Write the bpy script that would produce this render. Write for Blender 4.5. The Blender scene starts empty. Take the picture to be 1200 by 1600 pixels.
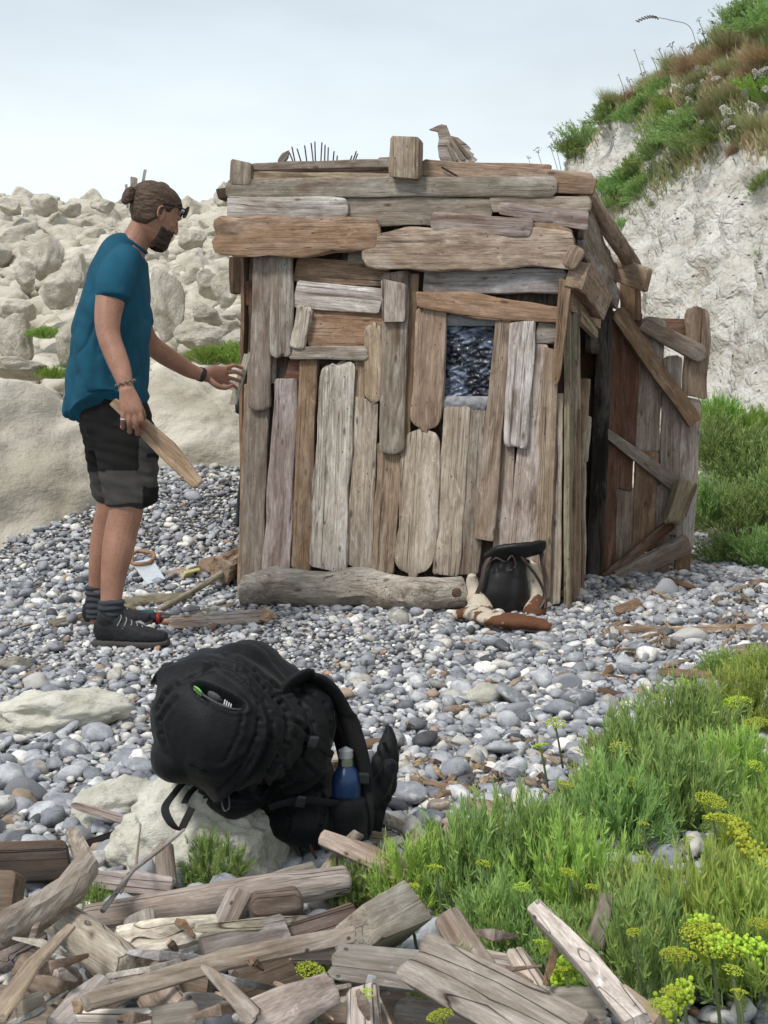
import bpy, bmesh, math, random
import numpy as np
from mathutils import Vector, Matrix, noise
from mathutils.bvhtree import BVHTree
R = math.radians
scene = bpy.context.scene
COL = scene.collection
# ---------------------------------------------------------------- camera
F, H, HY = 2000.0, 0.88, 650.0          # focal length (px of a 1200x1600 frame), camera height, horizon row
cd = bpy.data.cameras.new('camera'); cam = bpy.data.objects.new('camera', cd); COL.objects.link(cam)
cd.sensor_fit = 'VERTICAL'; cd.sensor_height = 24; cd.lens = F / 1600 * 24
cd.shift_y = -(800 - HY) / 1600; cd.clip_start = .05; cd.clip_end = 3000
cam.location = (0, 0, H); cam.rotation_euler = (R(90), 0, 0)
cd.dof.use_dof = True; cd.dof.focus_distance = 4.6; cd.dof.aperture_fstop = 18
scene.camera = cam
# ---------------------------------------------------------------- sky and sun
SUN_EL, SUN_AZ = R(52), R(222)          # sun behind the left shoulder of the camera, veiled by cloud
w = bpy.data.worlds.new('World'); scene.world = w; w.use_nodes = True
nt = w.node_tree; nt.nodes.clear()
def N(nt, t, **k):
    n = nt.nodes.new(t)
    for a, b in k.items():
        if a in n.inputs.keys() if isinstance(a, str) else False: n.inputs[a].default_value = b
        else: setattr(n, a, b)
    return n
sky = N(nt, 'ShaderNodeTexSky', sky_type='NISHITA', sun_disc=False, sun_elevation=SUN_EL, sun_rotation=SUN_AZ)
tc = N(nt, 'ShaderNodeTexCoord'); sep = N(nt, 'ShaderNodeSeparateXYZ'); nt.links.new(tc.outputs['Generated'], sep.inputs[0])
rmp = N(nt, 'ShaderNodeValToRGB'); nt.links.new(sep.outputs['Z'], rmp.inputs[0])
el = rmp.color_ramp.elements
el[0].position = 0.0; el[0].color = (.80, .90, .935, 1); el[1].position = 1; el[1].color = (.62, .65, .69, 1)
for p, c in ((.10, (.82, .90, .93)), (.17, (.785, .865, .90)), (.235, (.70, .77, .81)), (.33, (.56, .635, .70)), (.55, (.56, .61, .67))):
    e = el.new(p); e.color = (*c, 1)
mp = N(nt, 'ShaderNodeMapping'); mp.inputs['Scale'].default_value = (1.6, 1.6, 5); nt.links.new(tc.outputs['Generated'], mp.inputs[0])
cn = N(nt, 'ShaderNodeTexNoise'); cn.inputs['Scale'].default_value = 2.2; cn.inputs['Detail'].default_value = 5; nt.links.new(mp.outputs[0], cn.inputs['Vector'])
cm = N(nt, 'ShaderNodeMapRange'); cm.inputs['From Min'].default_value = .3; cm.inputs['From Max'].default_value = .7; cm.inputs['To Min'].default_value = 8.9; cm.inputs['To Max'].default_value = 11.0
nt.links.new(cn.outputs['Fac'], cm.inputs['Value'])
vm = N(nt, 'ShaderNodeVectorMath', operation='SCALE'); nt.links.new(rmp.outputs[0], vm.inputs[0]); nt.links.new(cm.outputs[0], vm.inputs['Scale'])
mx = N(nt, 'ShaderNodeMix', data_type='RGBA'); mx.inputs[0].default_value = .93
nt.links.new(sky.outputs[0], mx.inputs[6]); nt.links.new(vm.outputs[0], mx.inputs[7])
bg = N(nt, 'ShaderNodeBackground'); bg.inputs[1].default_value = .1; nt.links.new(mx.outputs[2], bg.inputs[0])
ow = N(nt, 'ShaderNodeOutputWorld'); nt.links.new(bg.outputs[0], ow.inputs[0])
sd = bpy.data.lights.new('sun', 'SUN'); so = bpy.data.objects.new('sun', sd); COL.objects.link(so)
sd.energy = 2.4; sd.angle = R(12); sd.color = (1, .96, .90)
sv = Vector((math.sin(SUN_AZ) * math.cos(SUN_EL), math.cos(SUN_AZ) * math.cos(SUN_EL), math.sin(SUN_EL)))   # towards the sun: left and camera side
so.rotation_euler = sv.to_track_quat('Z', 'Y').to_euler(); so.location = (-5, -5, 12)
scene.view_settings.view_transform = 'Standard'; scene.view_settings.look = 'None'; scene.view_settings.exposure = 0.30; scene.view_settings.gamma = 1
# ---------------------------------------------------------------- helpers
def P(px, py, d): return Vector(((px - 600) / F * d, d, H - (py - HY) / F * d))
def link(o, parent=None):
    COL.objects.link(o)
    if parent: o.parent = parent
    return o
def tag(o, label=None, cat=None, group=None, kind=None):
    if label: o['label'] = label
    if cat: o['category'] = cat
    if group: o['group'] = group
    if kind: o['kind'] = kind
    return o
def empty(name, loc=(0, 0, 0), label=None, cat=None, group=None):
    o = bpy.data.objects.new(name, None); o.empty_display_size = .1; link(o); o.location = loc
    return tag(o, label, cat, group)
def mesh_obj(name, verts, faces, mat, parent=None, smooth=True, loc=None, rot=None):
    me = bpy.data.meshes.new(name); me.from_pydata([tuple(v) for v in verts], [], faces); me.update()
    if smooth: me.polygons.foreach_set('use_smooth', [True] * len(me.polygons))
    if mat: me.materials.append(mat)
    o = bpy.data.objects.new(name, me); link(o, parent)
    if rot is not None: o.matrix_basis = rot
    if loc is not None: o.location = loc
    return o
def to_parent(o, parent):                       # parent o keeping its world place (parents here are unrotated)
    o.parent = parent; o.location = Vector(o.location) - parent.location
def copy_tree(o, parent=None):
    c = o.copy(); COL.objects.link(c); c.parent = parent
    for ch in list(o.children): copy_tree(ch, c)
    return c
def fbm(v, o=4): return noise.fractal(v, 1.0, 2.0, o)
def sm(a, b, x):
    t = min(1, max(0, (x - a) / (b - a))); return t * t * (3 - 2 * t)
# ---------------------------------------------------------------- materials
def mat_new(name, rough=.85, spec=.25):
    m = bpy.data.materials.new(name); m.use_nodes = True
    b = m.node_tree.nodes['Principled BSDF']; b.inputs['Roughness'].default_value = rough; b.inputs['Specular IOR Level'].default_value = spec
    return m, m.node_tree, b
def L(nt, a, b): nt.links.new(a, b)
def coords(nt, kind='Object', scale=(1, 1, 1), rnd=True):
    t = N(nt, 'ShaderNodeTexCoord'); out = t.outputs[kind]
    if rnd:
        oi = N(nt, 'ShaderNodeObjectInfo'); m = N(nt, 'ShaderNodeMath', operation='MULTIPLY'); m.inputs[1].default_value = 37.0; L(nt, oi.outputs['Random'], m.inputs[0])
        a = N(nt, 'ShaderNodeVectorMath', operation='ADD'); L(nt, out, a.inputs[0]); L(nt, m.outputs[0], a.inputs[1]); out = a.outputs[0]
    return out
def scaled(nt, v, s):
    a = N(nt, 'ShaderNodeVectorMath', operation='MULTIPLY'); L(nt, v, a.inputs[0]); a.inputs[1].default_value = s if hasattr(s, '__len__') else (s, s, s); return a.outputs[0]
def nz(nt, v, s=1, det=4, rough=.55, dist=0):
    n = N(nt, 'ShaderNodeTexNoise'); L(nt, v, n.inputs['Vector']); n.inputs['Scale'].default_value = s; n.inputs['Detail'].default_value = det
    n.inputs['Roughness'].default_value = rough; n.inputs['Distortion'].default_value = dist; return n.outputs['Fac']
def mr(nt, v, a, b, c=0, d=1, st='LINEAR'):
    n = N(nt, 'ShaderNodeMapRange'); n.interpolation_type = st
    L(nt, v, n.inputs['Value'])
    for k, x in zip(('From Min', 'From Max', 'To Min', 'To Max'), (a, b, c, d)): n.inputs[k].default_value = x
    return n.outputs[0]
def mixc(nt, f, a, b, blend='MIX'):
    n = N(nt, 'ShaderNodeMix', data_type='RGBA', blend_type=blend)
    for i, x in ((0, f), (6, a), (7, b)):
        if hasattr(x, 'links') or hasattr(x, 'is_output'): L(nt, x, n.inputs[i])
        else: n.inputs[i].default_value = x if i == 0 else ((*x, 1) if len(x) == 3 else x)
    return n.outputs[2]
def mth(nt, op, a, b=None):
    n = N(nt, 'ShaderNodeMath', operation=op)
    for i, x in ((0, a), (1, b)):
        if x is None: continue
        if hasattr(x, 'is_output'): L(nt, x, n.inputs[i])
        else: n.inputs[i].default_value = x
    return n.outputs[0]
def bump(nt, bsdf, h, dist=.01, strength=1.0):
    n = N(nt, 'ShaderNodeBump'); n.inputs['Strength'].default_value = strength; n.inputs['Distance'].default_value = dist
    L(nt, h, n.inputs['Height']); L(nt, n.outputs[0], bsdf.inputs['Normal'])
def voro(nt, v, s, feature='F1', out='Distance'):
    n = N(nt, 'ShaderNodeTexVoronoi', feature=feature); L(nt, v, n.inputs['Vector']); n.inputs['Scale'].default_value = s; return n.outputs[out]

def m_wood():
    m, t, b = mat_new('driftwood', .82, .2)
    oi = N(t, 'ShaderNodeObjectInfo'); c = oi.outputs['Color']
    v = coords(t)
    warp = N(t, 'ShaderNodeTexNoise'); L(t, scaled(t, v, (3, 9, 9)), warp.inputs['Vector']); warp.inputs['Scale'].default_value = 1; warp.inputs['Detail'].default_value = 2
    wv = N(t, 'ShaderNodeVectorMath', operation='MULTIPLY_ADD'); L(t, warp.outputs['Color'], wv.inputs[0]); wv.inputs[1].default_value = (.02, .012, .012); L(t, v, wv.inputs[2]); v2 = wv.outputs[0]
    grain = nz(t, scaled(t, v2, (3, 95, 95)), 1, 5, .6)
    fib = nz(t, scaled(t, v2, (14, 300, 300)), 1, 3, .6)
    crack = nz(t, scaled(t, v, (.22, 50, 50)), 1, 0, .5)
    crk = mr(t, mth(t, 'ABSOLUTE', mth(t, 'SUBTRACT', crack, .5)), 0, .016, 1, 0)
    crk = mth(t, 'MULTIPLY', crk, mr(t, nz(t, scaled(t, v, (2, 9, 9)), 1, 2), .46, .56))
    knot = mth(t, 'MULTIPLY', mr(t, voro(t, scaled(t, v2, (6, 17, 17)), 1), .07, .17, 1, 0), mr(t, nz(t, v, 5, 2), .48, .51))
    blot = nz(t, scaled(t, v, (1.9, 8, 8)), 1, 6, .7, .6)
    pale = mr(t, blot, .50, .66)
    stain = mr(t, nz(t, scaled(t, v, (2.2, 13, 13)), 1, 5, .68, .5), .53, .66)
    hue = nz(t, scaled(t, v, (1.6, 5, 5)), 1, 2)
    col = mixc(t, 1, c, mixc(t, mr(t, grain, .32, .68), (.74, .71, .68), (1.24, 1.23, 1.21)), 'MULTIPLY')
    col = mixc(t, mth(t, 'MULTIPLY', pale, .75), col, mixc(t, .30, mixc(t, 1, c, (1.75, 1.8, 1.9), 'MULTIPLY'), (.50, .485, .455)))
    mott = nz(t, scaled(t, v, (9, 26, 26)), 1, 6, .72, .8)
    col = mixc(t, 1, col, mixc(t, mr(t, mott, .30, .72), (.62, .58, .55), (1.30, 1.30, 1.30)), 'MULTIPLY')
    wht = mr(t, nz(t, scaled(t, v, (7, 17, 17)), 1, 6, .75, 1.0), .60, .68); col = mixc(t, mth(t, 'MULTIPLY', wht, .5), col, mixc(t, 1, c, (2.1, 2.2, 2.3), 'MULTIPLY'))
    col = mixc(t, mth(t, 'MULTIPLY', stain, .72), col, (.105, .062, .04))
    col = mixc(t, mth(t, 'MULTIPLY', mr(t, hue, .52, .68), .28), col, (.25, .15, .085))
    col = mixc(t, mth(t, 'MULTIPLY', mr(t, fib, .38, .62, 1, 0), .30), col, (.06, .045, .035))
    col = mixc(t, mth(t, 'MULTIPLY', knot, .72), col, (.055, .03, .02))
    col = mixc(t, mth(t, 'MULTIPLY', crk, .85), col, (.018, .013, .01))
    spk = mth(t, 'MULTIPLY', mr(t, nz(t, v, 7, 3), .48, .56), mr(t, voro(t, scaled(t, v, (22, 34, 34)), 1), .09, .13, 1, 0))
    col = mixc(t, mth(t, 'MULTIPLY', spk, .85), col, (.05, .035, .03))
    L(t, col, b.inputs['Base Color'])
    h = mth(t, 'ADD', mth(t, 'ADD', mth(t, 'MULTIPLY', grain, .6), mth(t, 'MULTIPLY', mott, .9)), mth(t, 'MULTIPLY', fib, .35))
    h = mth(t, 'SUBTRACT', h, mth(t, 'MULTIPLY', crk, 1.2)); h = mth(t, 'SUBTRACT', h, mth(t, 'MULTIPLY', knot, .25))
    bump(t, b, h, .0026, .95)
    return m
def m_chalk(name, c1, c2, flints=.0, sc=1.0, green=0.0, bd=.02):
    m, t, b = mat_new(name, .93, .12)
    v = coords(t)
    n1 = nz(t, v, 1.7 * sc, 6, .6); n2 = nz(t, v, 14 * sc, 6, .65); n3 = nz(t, v, 60 * sc, 4, .6)
    col = mixc(t, mr(t, n1, .38, .62), c1, c2)
    col = mixc(t, mth(t, 'MULTIPLY', mr(t, n2, .55, .72), .5), col, tuple(x * .62 for x in c2))
    col = mixc(t, mth(t, 'MULTIPLY', mr(t, nz(t, v, 3.1 * sc, 5), .55, .68), .45), col, (.33, .27, .19) if not green else (.46, .43, .33))
    if green: col = mixc(t, mth(t, 'MULTIPLY', mr(t, nz(t, v, 2.3 * sc, 5, .65), .50, .66), green), col, (.22, .235, .13))
    if flints:
        vv = scaled(t, v, (1, 1, 1.6)); vd = voro(t, vv, 6.5)
        rn = N(t, 'ShaderNodeTexVoronoi'); L(t, vv, rn.inputs['Vector']); rn.inputs['Scale'].default_value = 6.5
        sp = N(t, 'ShaderNodeSeparateColor'); L(t, rn.outputs['Color'], sp.inputs[0])
        f = mth(t, 'MULTIPLY', mr(t, mth(t, 'ADD', vd, mth(t, 'MULTIPLY', n3, .25)), .22, .27, 1, 0), mr(t, sp.outputs[0], .45, .48))
        col = mixc(t, mth(t, 'MULTIPLY', f, flints), col, (.05, .05, .055))
    L(t, col, b.inputs['Base Color'])
    h = mth(t, 'ADD', mth(t, 'MULTIPLY', n2, 1.0), mth(t, 'MULTIPLY', n3, .35))
    if not green:
        k1, k2, ka = (7, 19, 1.3) if flints else (2.6, 7, .7)
        wv = N(t, 'ShaderNodeTexNoise'); L(t, v, wv.inputs['Vector']); wv.inputs['Scale'].default_value = 5; wa = N(t, 'ShaderNodeVectorMath', operation='MULTIPLY_ADD'); L(t, wv.outputs['Color'], wa.inputs[0]); wa.inputs[1].default_value = (.25, .25, .25); L(t, v, wa.inputs[2])
        h = mth(t, 'SUBTRACT', h, mth(t, 'ADD', mth(t, 'MULTIPLY', voro(t, wa.outputs[0], k1), 1.4 * ka), mth(t, 'MULTIPLY', voro(t, wa.outputs[0], k2), .7 * ka)))
    bump(t, b, h, bd, 1)
    return m
def m_leaf(name, c1, c2, tip=None, rough=.55, sheen=0):
    m, t, b = mat_new(name, rough, .3)
    a = N(t, 'ShaderNodeAttribute', attribute_name='rnd'); oi = N(t, 'ShaderNodeObjectInfo')
    col = mixc(t, a.outputs['Fac'], c1, c2)
    if tip: col = mixc(t, mr(t, a.outputs['Fac'], .90, .93), col, tip)
    hs = N(t, 'ShaderNodeHueSaturation'); L(t, col, hs.inputs['Color']); L(t, mr(t, oi.outputs['Random'], 0, 1, .8, 1.2), hs.inputs['Value']); L(t, mr(t, oi.outputs['Random'], 0, 1, .475, .515), hs.inputs['Hue'])
    L(t, hs.outputs[0], b.inputs['Base Color'])
    tr = N(t, 'ShaderNodeBsdfTranslucent'); L(t, hs.outputs[0], tr.inputs[0]); ms = N(t, 'ShaderNodeMixShader'); ms.inputs[0].default_value = .3
    L(t, b.outputs[0], ms.inputs[1]); L(t, tr.outputs[0], ms.inputs[2]); L(t, ms.outputs[0], t.nodes['Material Output'].inputs[0])
    return m
def m_fabric(name, c, rough=.9, bs=300, bd=.0015, var=.25, sheen=.0):
    m, t, b = mat_new(name, rough, .2)
    v = coords(t, rnd=False); n = nz(t, v, 7, 5, .6)
    col = mixc(t, mr(t, n, .3, .7), tuple(x * (1 - var) for x in c), tuple(min(1, x * (1 + var)) for x in c))
    L(t, col, b.inputs['Base Color']); b.inputs['Sheen Weight'].default_value = sheen
    h = mth(t, 'ADD', nz(t, v, bs, 2), mth(t, 'MULTIPLY', nz(t, v, 25, 4), 3)); bump(t, b, h, bd, .6)
    return m
def m_plain(name, c, rough=.5, metal=0, spec=.4, var=.15, sc=40):
    m, t, b = mat_new(name, rough, spec)
    v = coords(t, rnd=False)
    L(t, mixc(t, nz(t, v, sc, 4), tuple(x * (1 - var) for x in c), tuple(min(1, x * (1 + var)) for x in c)), b.inputs['Base Color'])
    b.inputs['Metallic'].default_value = metal; return m
WOOD = m_wood()
CHALK = m_chalk('chalk', (.60, .56, .485), (.42, .385, .31), 0, .9, 0, .016)
CHALK_MOSS = m_chalk('chalk_mossy', (.74, .72, .64), (.58, .56, .47), 0, .8, .25, .008)
CLIFF = m_chalk('chalk_cliff', (.66, .645, .605), (.50, .475, .42), 1.0, 1.3, 0, .027)
# ---------------------------------------------------------------- terrain
def hgt(x, y):
    left = sm(0.2, -1.1, x + .0 * y)
    z = .66 * sm(5.9, 8.9, y) * left + .22 * sm(7.5, 11, y) * (1 - left)
    zs = max(0, y - 8.9)
    z += (zs * .262 if y < 25 else 16.1 * .262 + (y - 25) * .02) * (.82 + .18 * left)
    z += -.05 * sm(3.0, 1.2, y)
    z += .012 * noise.noise(Vector((x * 1.3, y * 1.3, 3.1))) * sm(0, 3, y)
    if y > 9: z += .25 * sm(9, 13, y) * noise.noise(Vector((x * .5, y * .5, 7)))
    return z
def G(px, py, lift=0.0):
    """point where the view ray through a photo pixel meets the ground"""
    d = .8; step = .02
    while d < 60:
        p = P(px, py, d)
        if p.z <= hgt(p.x, p.y) + lift: return Vector((p.x, p.y, hgt(p.x, p.y) + lift))
        d += step
    return P(px, py, 20)
def build_ground():
    ys = list(np.linspace(-3, 10, 120)) + list(np.linspace(10.2, 30, 70)) + list(np.geomspace(31, 900, 24))
    us = np.linspace(-1, 1, 121)
    V = []; Fc = []
    for y in ys:
        half = 6 + max(0, y) * .9
        for u in us:
            x = math.copysign(abs(u) ** 1.4, u) * half; V.append((x, y, hgt(x, y) if y < 200 else hgt(x, 200)))
    n = len(us)
    for j in range(len(ys) - 1):
        for i in range(n - 1): a = j * n + i; Fc.append((a, a + 1, a + n + 1, a + n))
    m, t, b = mat_new('shingle_bed', .95, .1)
    v = coords(t, rnd=False)
    vd = N(t, 'ShaderNodeTexVoronoi'); L(t, v, vd.inputs['Vector']); vd.inputs['Scale'].default_value = 55
    sp = N(t, 'ShaderNodeSeparateColor'); L(t, vd.outputs['Color'], sp.inputs[0])
    pc = mixc(t, sp.outputs[0], (.10, .10, .11), (.36, .35, .33))
    pc = mixc(t, mr(t, vd.outputs['Distance'], .3, .6), pc, (.05, .047, .043))
    pos = N(t, 'ShaderNodeSeparateXYZ'); L(t, v, pos.inputs[0])
    far = mr(t, pos.outputs['Y'], 7.6, 9.5)
    ch = mixc(t, mr(t, nz(t, v, 2.5, 6), .4, .6), (.50, .46, .38), (.33, .29, .21))
    L(t, mixc(t, far, pc, ch), b.inputs['Base Color'])
    bump(t, b, mth(t, 'SUBTRACT', nz(t, v, 9, 6), vd.outputs['Distance']), .02, .8)
    o = mesh_obj('shingle_beach', V, Fc, m); o['kind'] = 'structure'
    return o
build_ground()
# ---- pebbles, far too many to count: one mesh
def ico(sub):
    bm = bmesh.new(); bmesh.ops.create_icosphere(bm, subdivisions=sub, radius=1)
    v = np.array([x.co[:] for x in bm.verts]); f = np.array([[a.index for a in x.verts] for x in bm.faces]); bm.free(); return v, f
def peb_shape(v, rs, rough=.16, cuts=2):
    out = v.copy(); off = rs.uniform(-50, 50, 3)
    for i in range(len(v)):
        q = Vector(v[i] * .9 + off); out[i] *= 1 + rough * 2 * noise.noise(q) + rough * .6 * noise.noise(q * 2.3)
    for _ in range(cuts):
        n = rs.normal(size=3); n /= np.linalg.norm(n); c = rs.uniform(.55, .85)
        d = out @ n; k = d > c; out[k] -= np.outer((d[k] - c) * .85, n)
    return out
rs = np.random.RandomState(5)
PEB_RGB = np.array([[.30,.315,.345],[.235,.25,.28],[.385,.40,.425],[.17,.178,.20],[.50,.51,.52],[.70,.685,.65],[.56,.535,.485],[.30,.235,.18],[.36,.22,.14],[.09,.095,.105],[.37,.355,.32]])
PEB_P = np.array([.21,.15,.18,.06,.13,.095,.045,.018,.008,.025,.03]); PEB_P = PEB_P / PEB_P.sum()
def pebble_field(name, pts, sizes, sub, seed, flat=.62, nshape=14):
    r = np.random.RandomState(seed); v, f = ico(sub)
    shapes = [peb_shape(v, r, r.uniform(.08, .24), r.randint(0, 4)) for _ in range(nshape)]
    n = len(pts); nv = len(v)
    Vo = np.empty((n, nv, 3)); C = np.empty((n, nv, 4)); C[..., 3] = 1
    for i in range(n):
        s = shapes[r.randint(nshape)]
        e = np.array([r.uniform(.85, 1.45), r.uniform(.75, 1.05), r.uniform(flat * .7, flat * 1.25)])
        a = r.uniform(0, 6.283); tx, ty = r.normal(0, .28, 2)
        M = np.array(Matrix.Rotation(a, 3, 'Z') @ Matrix.Rotation(tx, 3, 'X') @ Matrix.Rotation(ty, 3, 'Y'))
        Vo[i] = (s * e * sizes[i]) @ M.T + pts[i]
        col = PEB_RGB[r.choice(len(PEB_P), p=PEB_P)] * r.uniform(.72, 1.22)
        C[i, :, :3] = col
    me = bpy.data.meshes.new(name); Vn = Vo.reshape(-1, 3); Fn = (f[None] + (np.arange(n) * nv)[:, None, None]).reshape(-1, 3)
    me.vertices.add(len(Vn)); me.vertices.foreach_set('co', Vn.ravel())
    me.loops.add(Fn.size); me.loops.foreach_set('vertex_index', Fn.ravel())
    me.polygons.add(len(Fn)); me.polygons.foreach_set('loop_start', np.arange(len(Fn)) * 3); me.polygons.foreach_set('loop_total', np.full(len(Fn), 3))
    me.polygons.foreach_set('use_smooth', np.ones(len(Fn), bool)); me.update(); me.validate()
    at = me.color_attributes.new('pcol', 'FLOAT_COLOR', 'POINT'); at.data.foreach_set('color', C.ravel())
    me.materials.append(PEBBLE); o = bpy.data.objects.new(name, me); link(o); return o
def m_pebble():
    m, t, b = mat_new('pebble', .62, .3)
    a = N(t, 'ShaderNodeAttribute', attribute_name='pcol'); v = coords(t, rnd=True)
    n1 = nz(t, v, 32, 4, .6); n2 = nz(t, v, 120, 3, .6)
    hs = mixc(t, mr(t, n1, .3, .7), (.66, .66, .68), (1.28, 1.26, 1.22)); col = mixc(t, 1, a.outputs['Color'], hs, 'MULTIPLY')
    col = mixc(t, mth(t, 'MULTIPLY', mr(t, nz(t, v, 26, 4, .6, .6), .59, .64), .55), col, (.58, .57, .55))
    col = mixc(t, mth(t, 'MULTIPLY', mr(t, nz(t, v, 40, 3, .6, .3), .63, .68), .7), col, (.05, .05, .055))
    col = mixc(t, mth(t, 'MULTIPLY', mr(t, n2, .55, .7), .25), col, (.08, .075, .07))
    L(t, col, b.inputs['Base Color']); L(t, mr(t, n1, .3, .7, .45, .8), b.inputs['Roughness'])
    bump(t, b, mth(t, 'ADD', n1, mth(t, 'MULTIPLY', n2, .3)), .004, .5); return m
PEBBLE = m_pebble()
def scatter_pebbles():
    r = np.random.RandomState(11); near = []; far = []
    def lim(y): return .34 * y + .95
    def add(cell, y0, y1, smin, smax, p, lift):
        y = y0
        while y < y1:
            x = -lim(y)
            while x < lim(y):
                if r.rand() < p:
                    px, py = x + r.uniform(-.5, .5) * cell, y + r.uniform(-.5, .5) * cell
                    if not (py > 8.9 or (px > 2.3 and py > 8.6)):
                        fine = noise.noise(Vector((px * 1.1, py * .9, 20)))
                        k = 1 + .32 * fine
                        if 4.4 < py < 5.4 and px < .2: k *= .8
                        k *= .90 + .16 * sm(3.8, 2.2, py)
                        s = (smin + (smax - smin) * r.rand() ** 1.8) * k
                        (near if py < 3.3 else far).append((px, py, hgt(px, py) + s * lift * r.uniform(.5, 1.4), s))
                x += cell
            y += cell
    add(.0265, 1.3, 9.0, .010, .0195, .96, .25)
    add(.056, 1.3, 9.0, .018, .033, .66, .5)
    add(.15, 1.3, 9.0, .030, .047, .42, .5)
    for nm, lst, sub, sd in (('pebble_shingle', far, 2, 3), ('pebble_shingle', near, 3, 4)):
        a = np.array(lst)
        o = pebble_field(nm, a[:, :3], a[:, 3], sub, sd)
        tag(o, 'loose grey and white flint pebbles covering the beach' + (' in front of the backpack and driftwood' if lst is near else ' around the hut and the standing man'), 'pebbles', None, 'stuff')
    print('pebbles', len(near), len(far))
scatter_pebbles()
# ---- rocks
def rock_mesh(seed, sub=4, cuts=9, rough=.22, detail=.05, mat=None):
    r = np.random.RandomState(seed); v, f = ico(sub); off = Vector(r.uniform(-40, 40, 3))
    out = v.copy()
    for i in range(len(v)):
        q = Vector(v[i]); out[i] *= 1 + rough * 1.6 * noise.noise(q * .9 + off)
    for _ in range(cuts):
        n = r.normal(size=3); n /= np.linalg.norm(n); c = r.uniform(.5, .82); d = out @ n; k = d > c; out[k] -= np.outer((d[k] - c) * .93, n)
    for i in range(len(v)):
        q = Vector(out[i]); nn = v[i]
        dsp = detail * (fbm(q * 2.6 + off, 5) + .5 * abs(noise.noise(q * 6 + off)))
        out[i] += nn * dsp
    me = bpy.data.meshes.new('rock'); me.from_pydata(out.tolist(), [], f.tolist()); me.polygons.foreach_set('use_smooth', [True] * len(f)); me.update()
    me.materials.append(mat or CHALK); return me
ROCKS = [rock_mesh(s, 4, 16, .26, .10) for s in range(9)]
def rock(name, me, c, size, label, cat, group=None, rz=None, rx=0, ry=0, seed=0):
    o = bpy.data.objects.new(name, me); link(o); o.location = c
    rr = random.Random(seed + int(c[0] * 977) + int(c[1] * 311))
    o.rotation_euler = (rx, ry, rr.uniform(0, 6.28) if rz is None else rz); o.scale = size
    return tag(o, label, cat, group)
def prock(px, py, d, wpx, hpx, label, i, group=None, deep=1.0, cat='boulder', mat=None, rz=None, name='chalk_boulder'):
    """boulder centred on the view ray at depth d, wpx/hpx half sizes in photo pixels"""
    c = P(px, py, d); s = d / F
    return rock(name, ROCKS[i % 9] if mat is None else mat, c, (wpx * s * 1.1, wpx * s * deep * 1.1, hpx * s * 1.15), label, cat, group, rz=rz if rz is not None else (i * 1.3) % 6, seed=i)
big1 = rock_mesh(101, 6, 6, .16, .07); big2 = rock_mesh(117, 6, 6, .15, .07)
rock('chalk_boulder', big1, Vector((-2.58, 7.75, .05)), (1.14, 1.66, 1.06), 'huge pale chalk boulder behind the man\'s legs at the left edge', 'boulder', rz=-.14)
rock('chalk_boulder', big2, P(300, 735, 8.7), (.85, .6, .62), 'long low chalk boulder between the man\'s waist and the hut', 'boulder', rz=.25)
BL = [(25, 532, 9.4, 34, 44, 'rounded white boulder at the left edge beside the small gravel patch'),
 (15, 572, 9.0, 60, 20, 'flat low boulder just above the huge boulder at the left edge'),
 (78, 405, 12.5, 25, 36, 'tall upright boulder in the scree left of the man\'s shoulder'),
 (95, 455, 11.6, 34, 34, 'broad pale boulder below the tall upright one'),
 (125, 425, 12.2, 20, 34, 'squarish boulder with a dark cleft close behind the man\'s back'),
 (30, 485, 11.0, 32, 20, 'low boulder above the rounded white one at the left edge'),
 (258, 482, 9.9, 34, 56, 'large steep boulder just in front of the man\'s chest'),
 (316, 525, 9.5, 50, 28, 'broad slanting white boulder above the bright green tuft'),
 (368, 540, 9.3, 30, 24, 'pale boulder against the hut\'s left wall above the green tuft'),
 (352, 450, 11.5, 28, 28, 'blocky boulder left of the hut\'s upper corner'),
 (322, 440, 12.0, 24, 26, 'rounded boulder level with the man\'s beard'),
 (305, 375, 13.5, 22, 17, 'smooth rounded boulder right of the man\'s beard'),
 (110, 540, 9.2, 26, 40, 'boulder touching the man\'s back above the gravel patch'),
 (352, 305, 19, 20, 24, 'boulder on the skyline beside the hut roof'),
 (70, 318, 20, 24, 18, 'tallest boulder on the left part of the skyline'),
 (15, 325, 19, 22, 14, 'boulder on the skyline at the left edge'),
 (160, 320, 20, 20, 14, 'boulder on the skyline just left of the hair bun'),
 (108, 330, 19, 22, 12, 'boulder on the skyline between the tallest one and the bun'),
 (40, 430, 12, 26, 22, 'pale boulder near the left edge beside the tall upright one'),
 (318, 490, 10.6, 26, 20, 'round boulder above the broad slanting one'),]
for i, (px, py, d, a, b_, lab) in enumerate(BL): prock(px, py, d, a, b_, lab, i, None, .9)
r_ = random.Random(8); k = 0
taken = [(px, py, max(a, b_)) for px, py, d, a, b_, lab in BL]
for j in range(1500):
    if k >= 296: break
    y = 9.2 + 15.5 * r_.random() ** .62; x = r_.uniform(-.345 * y, -.105 * y)
    if r_.random() < .02: x = r_.uniform(-.1 * y, .15 * y)
    s = r_.uniform(.10, .36) * (1 + .35 * sm(12, 22, y)); z = hgt(x, y) + s * .25
    px = 600 + x / y * F; py = HY - (z - H) / y * F
    if (py > 470 and px < 120): continue
    rock('scree_boulder', ROCKS[r_.randrange(9)], (x, y, z), (s * r_.uniform(.85, 1.3), s, s * r_.uniform(.6, .95)), 'pale chalk boulder among many in the scree slope', 'boulder', 'chalk boulders of the scree slope', rx=r_.uniform(-.4, .4), ry=r_.uniform(-.4, .4), seed=j)
    k += 1
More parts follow.
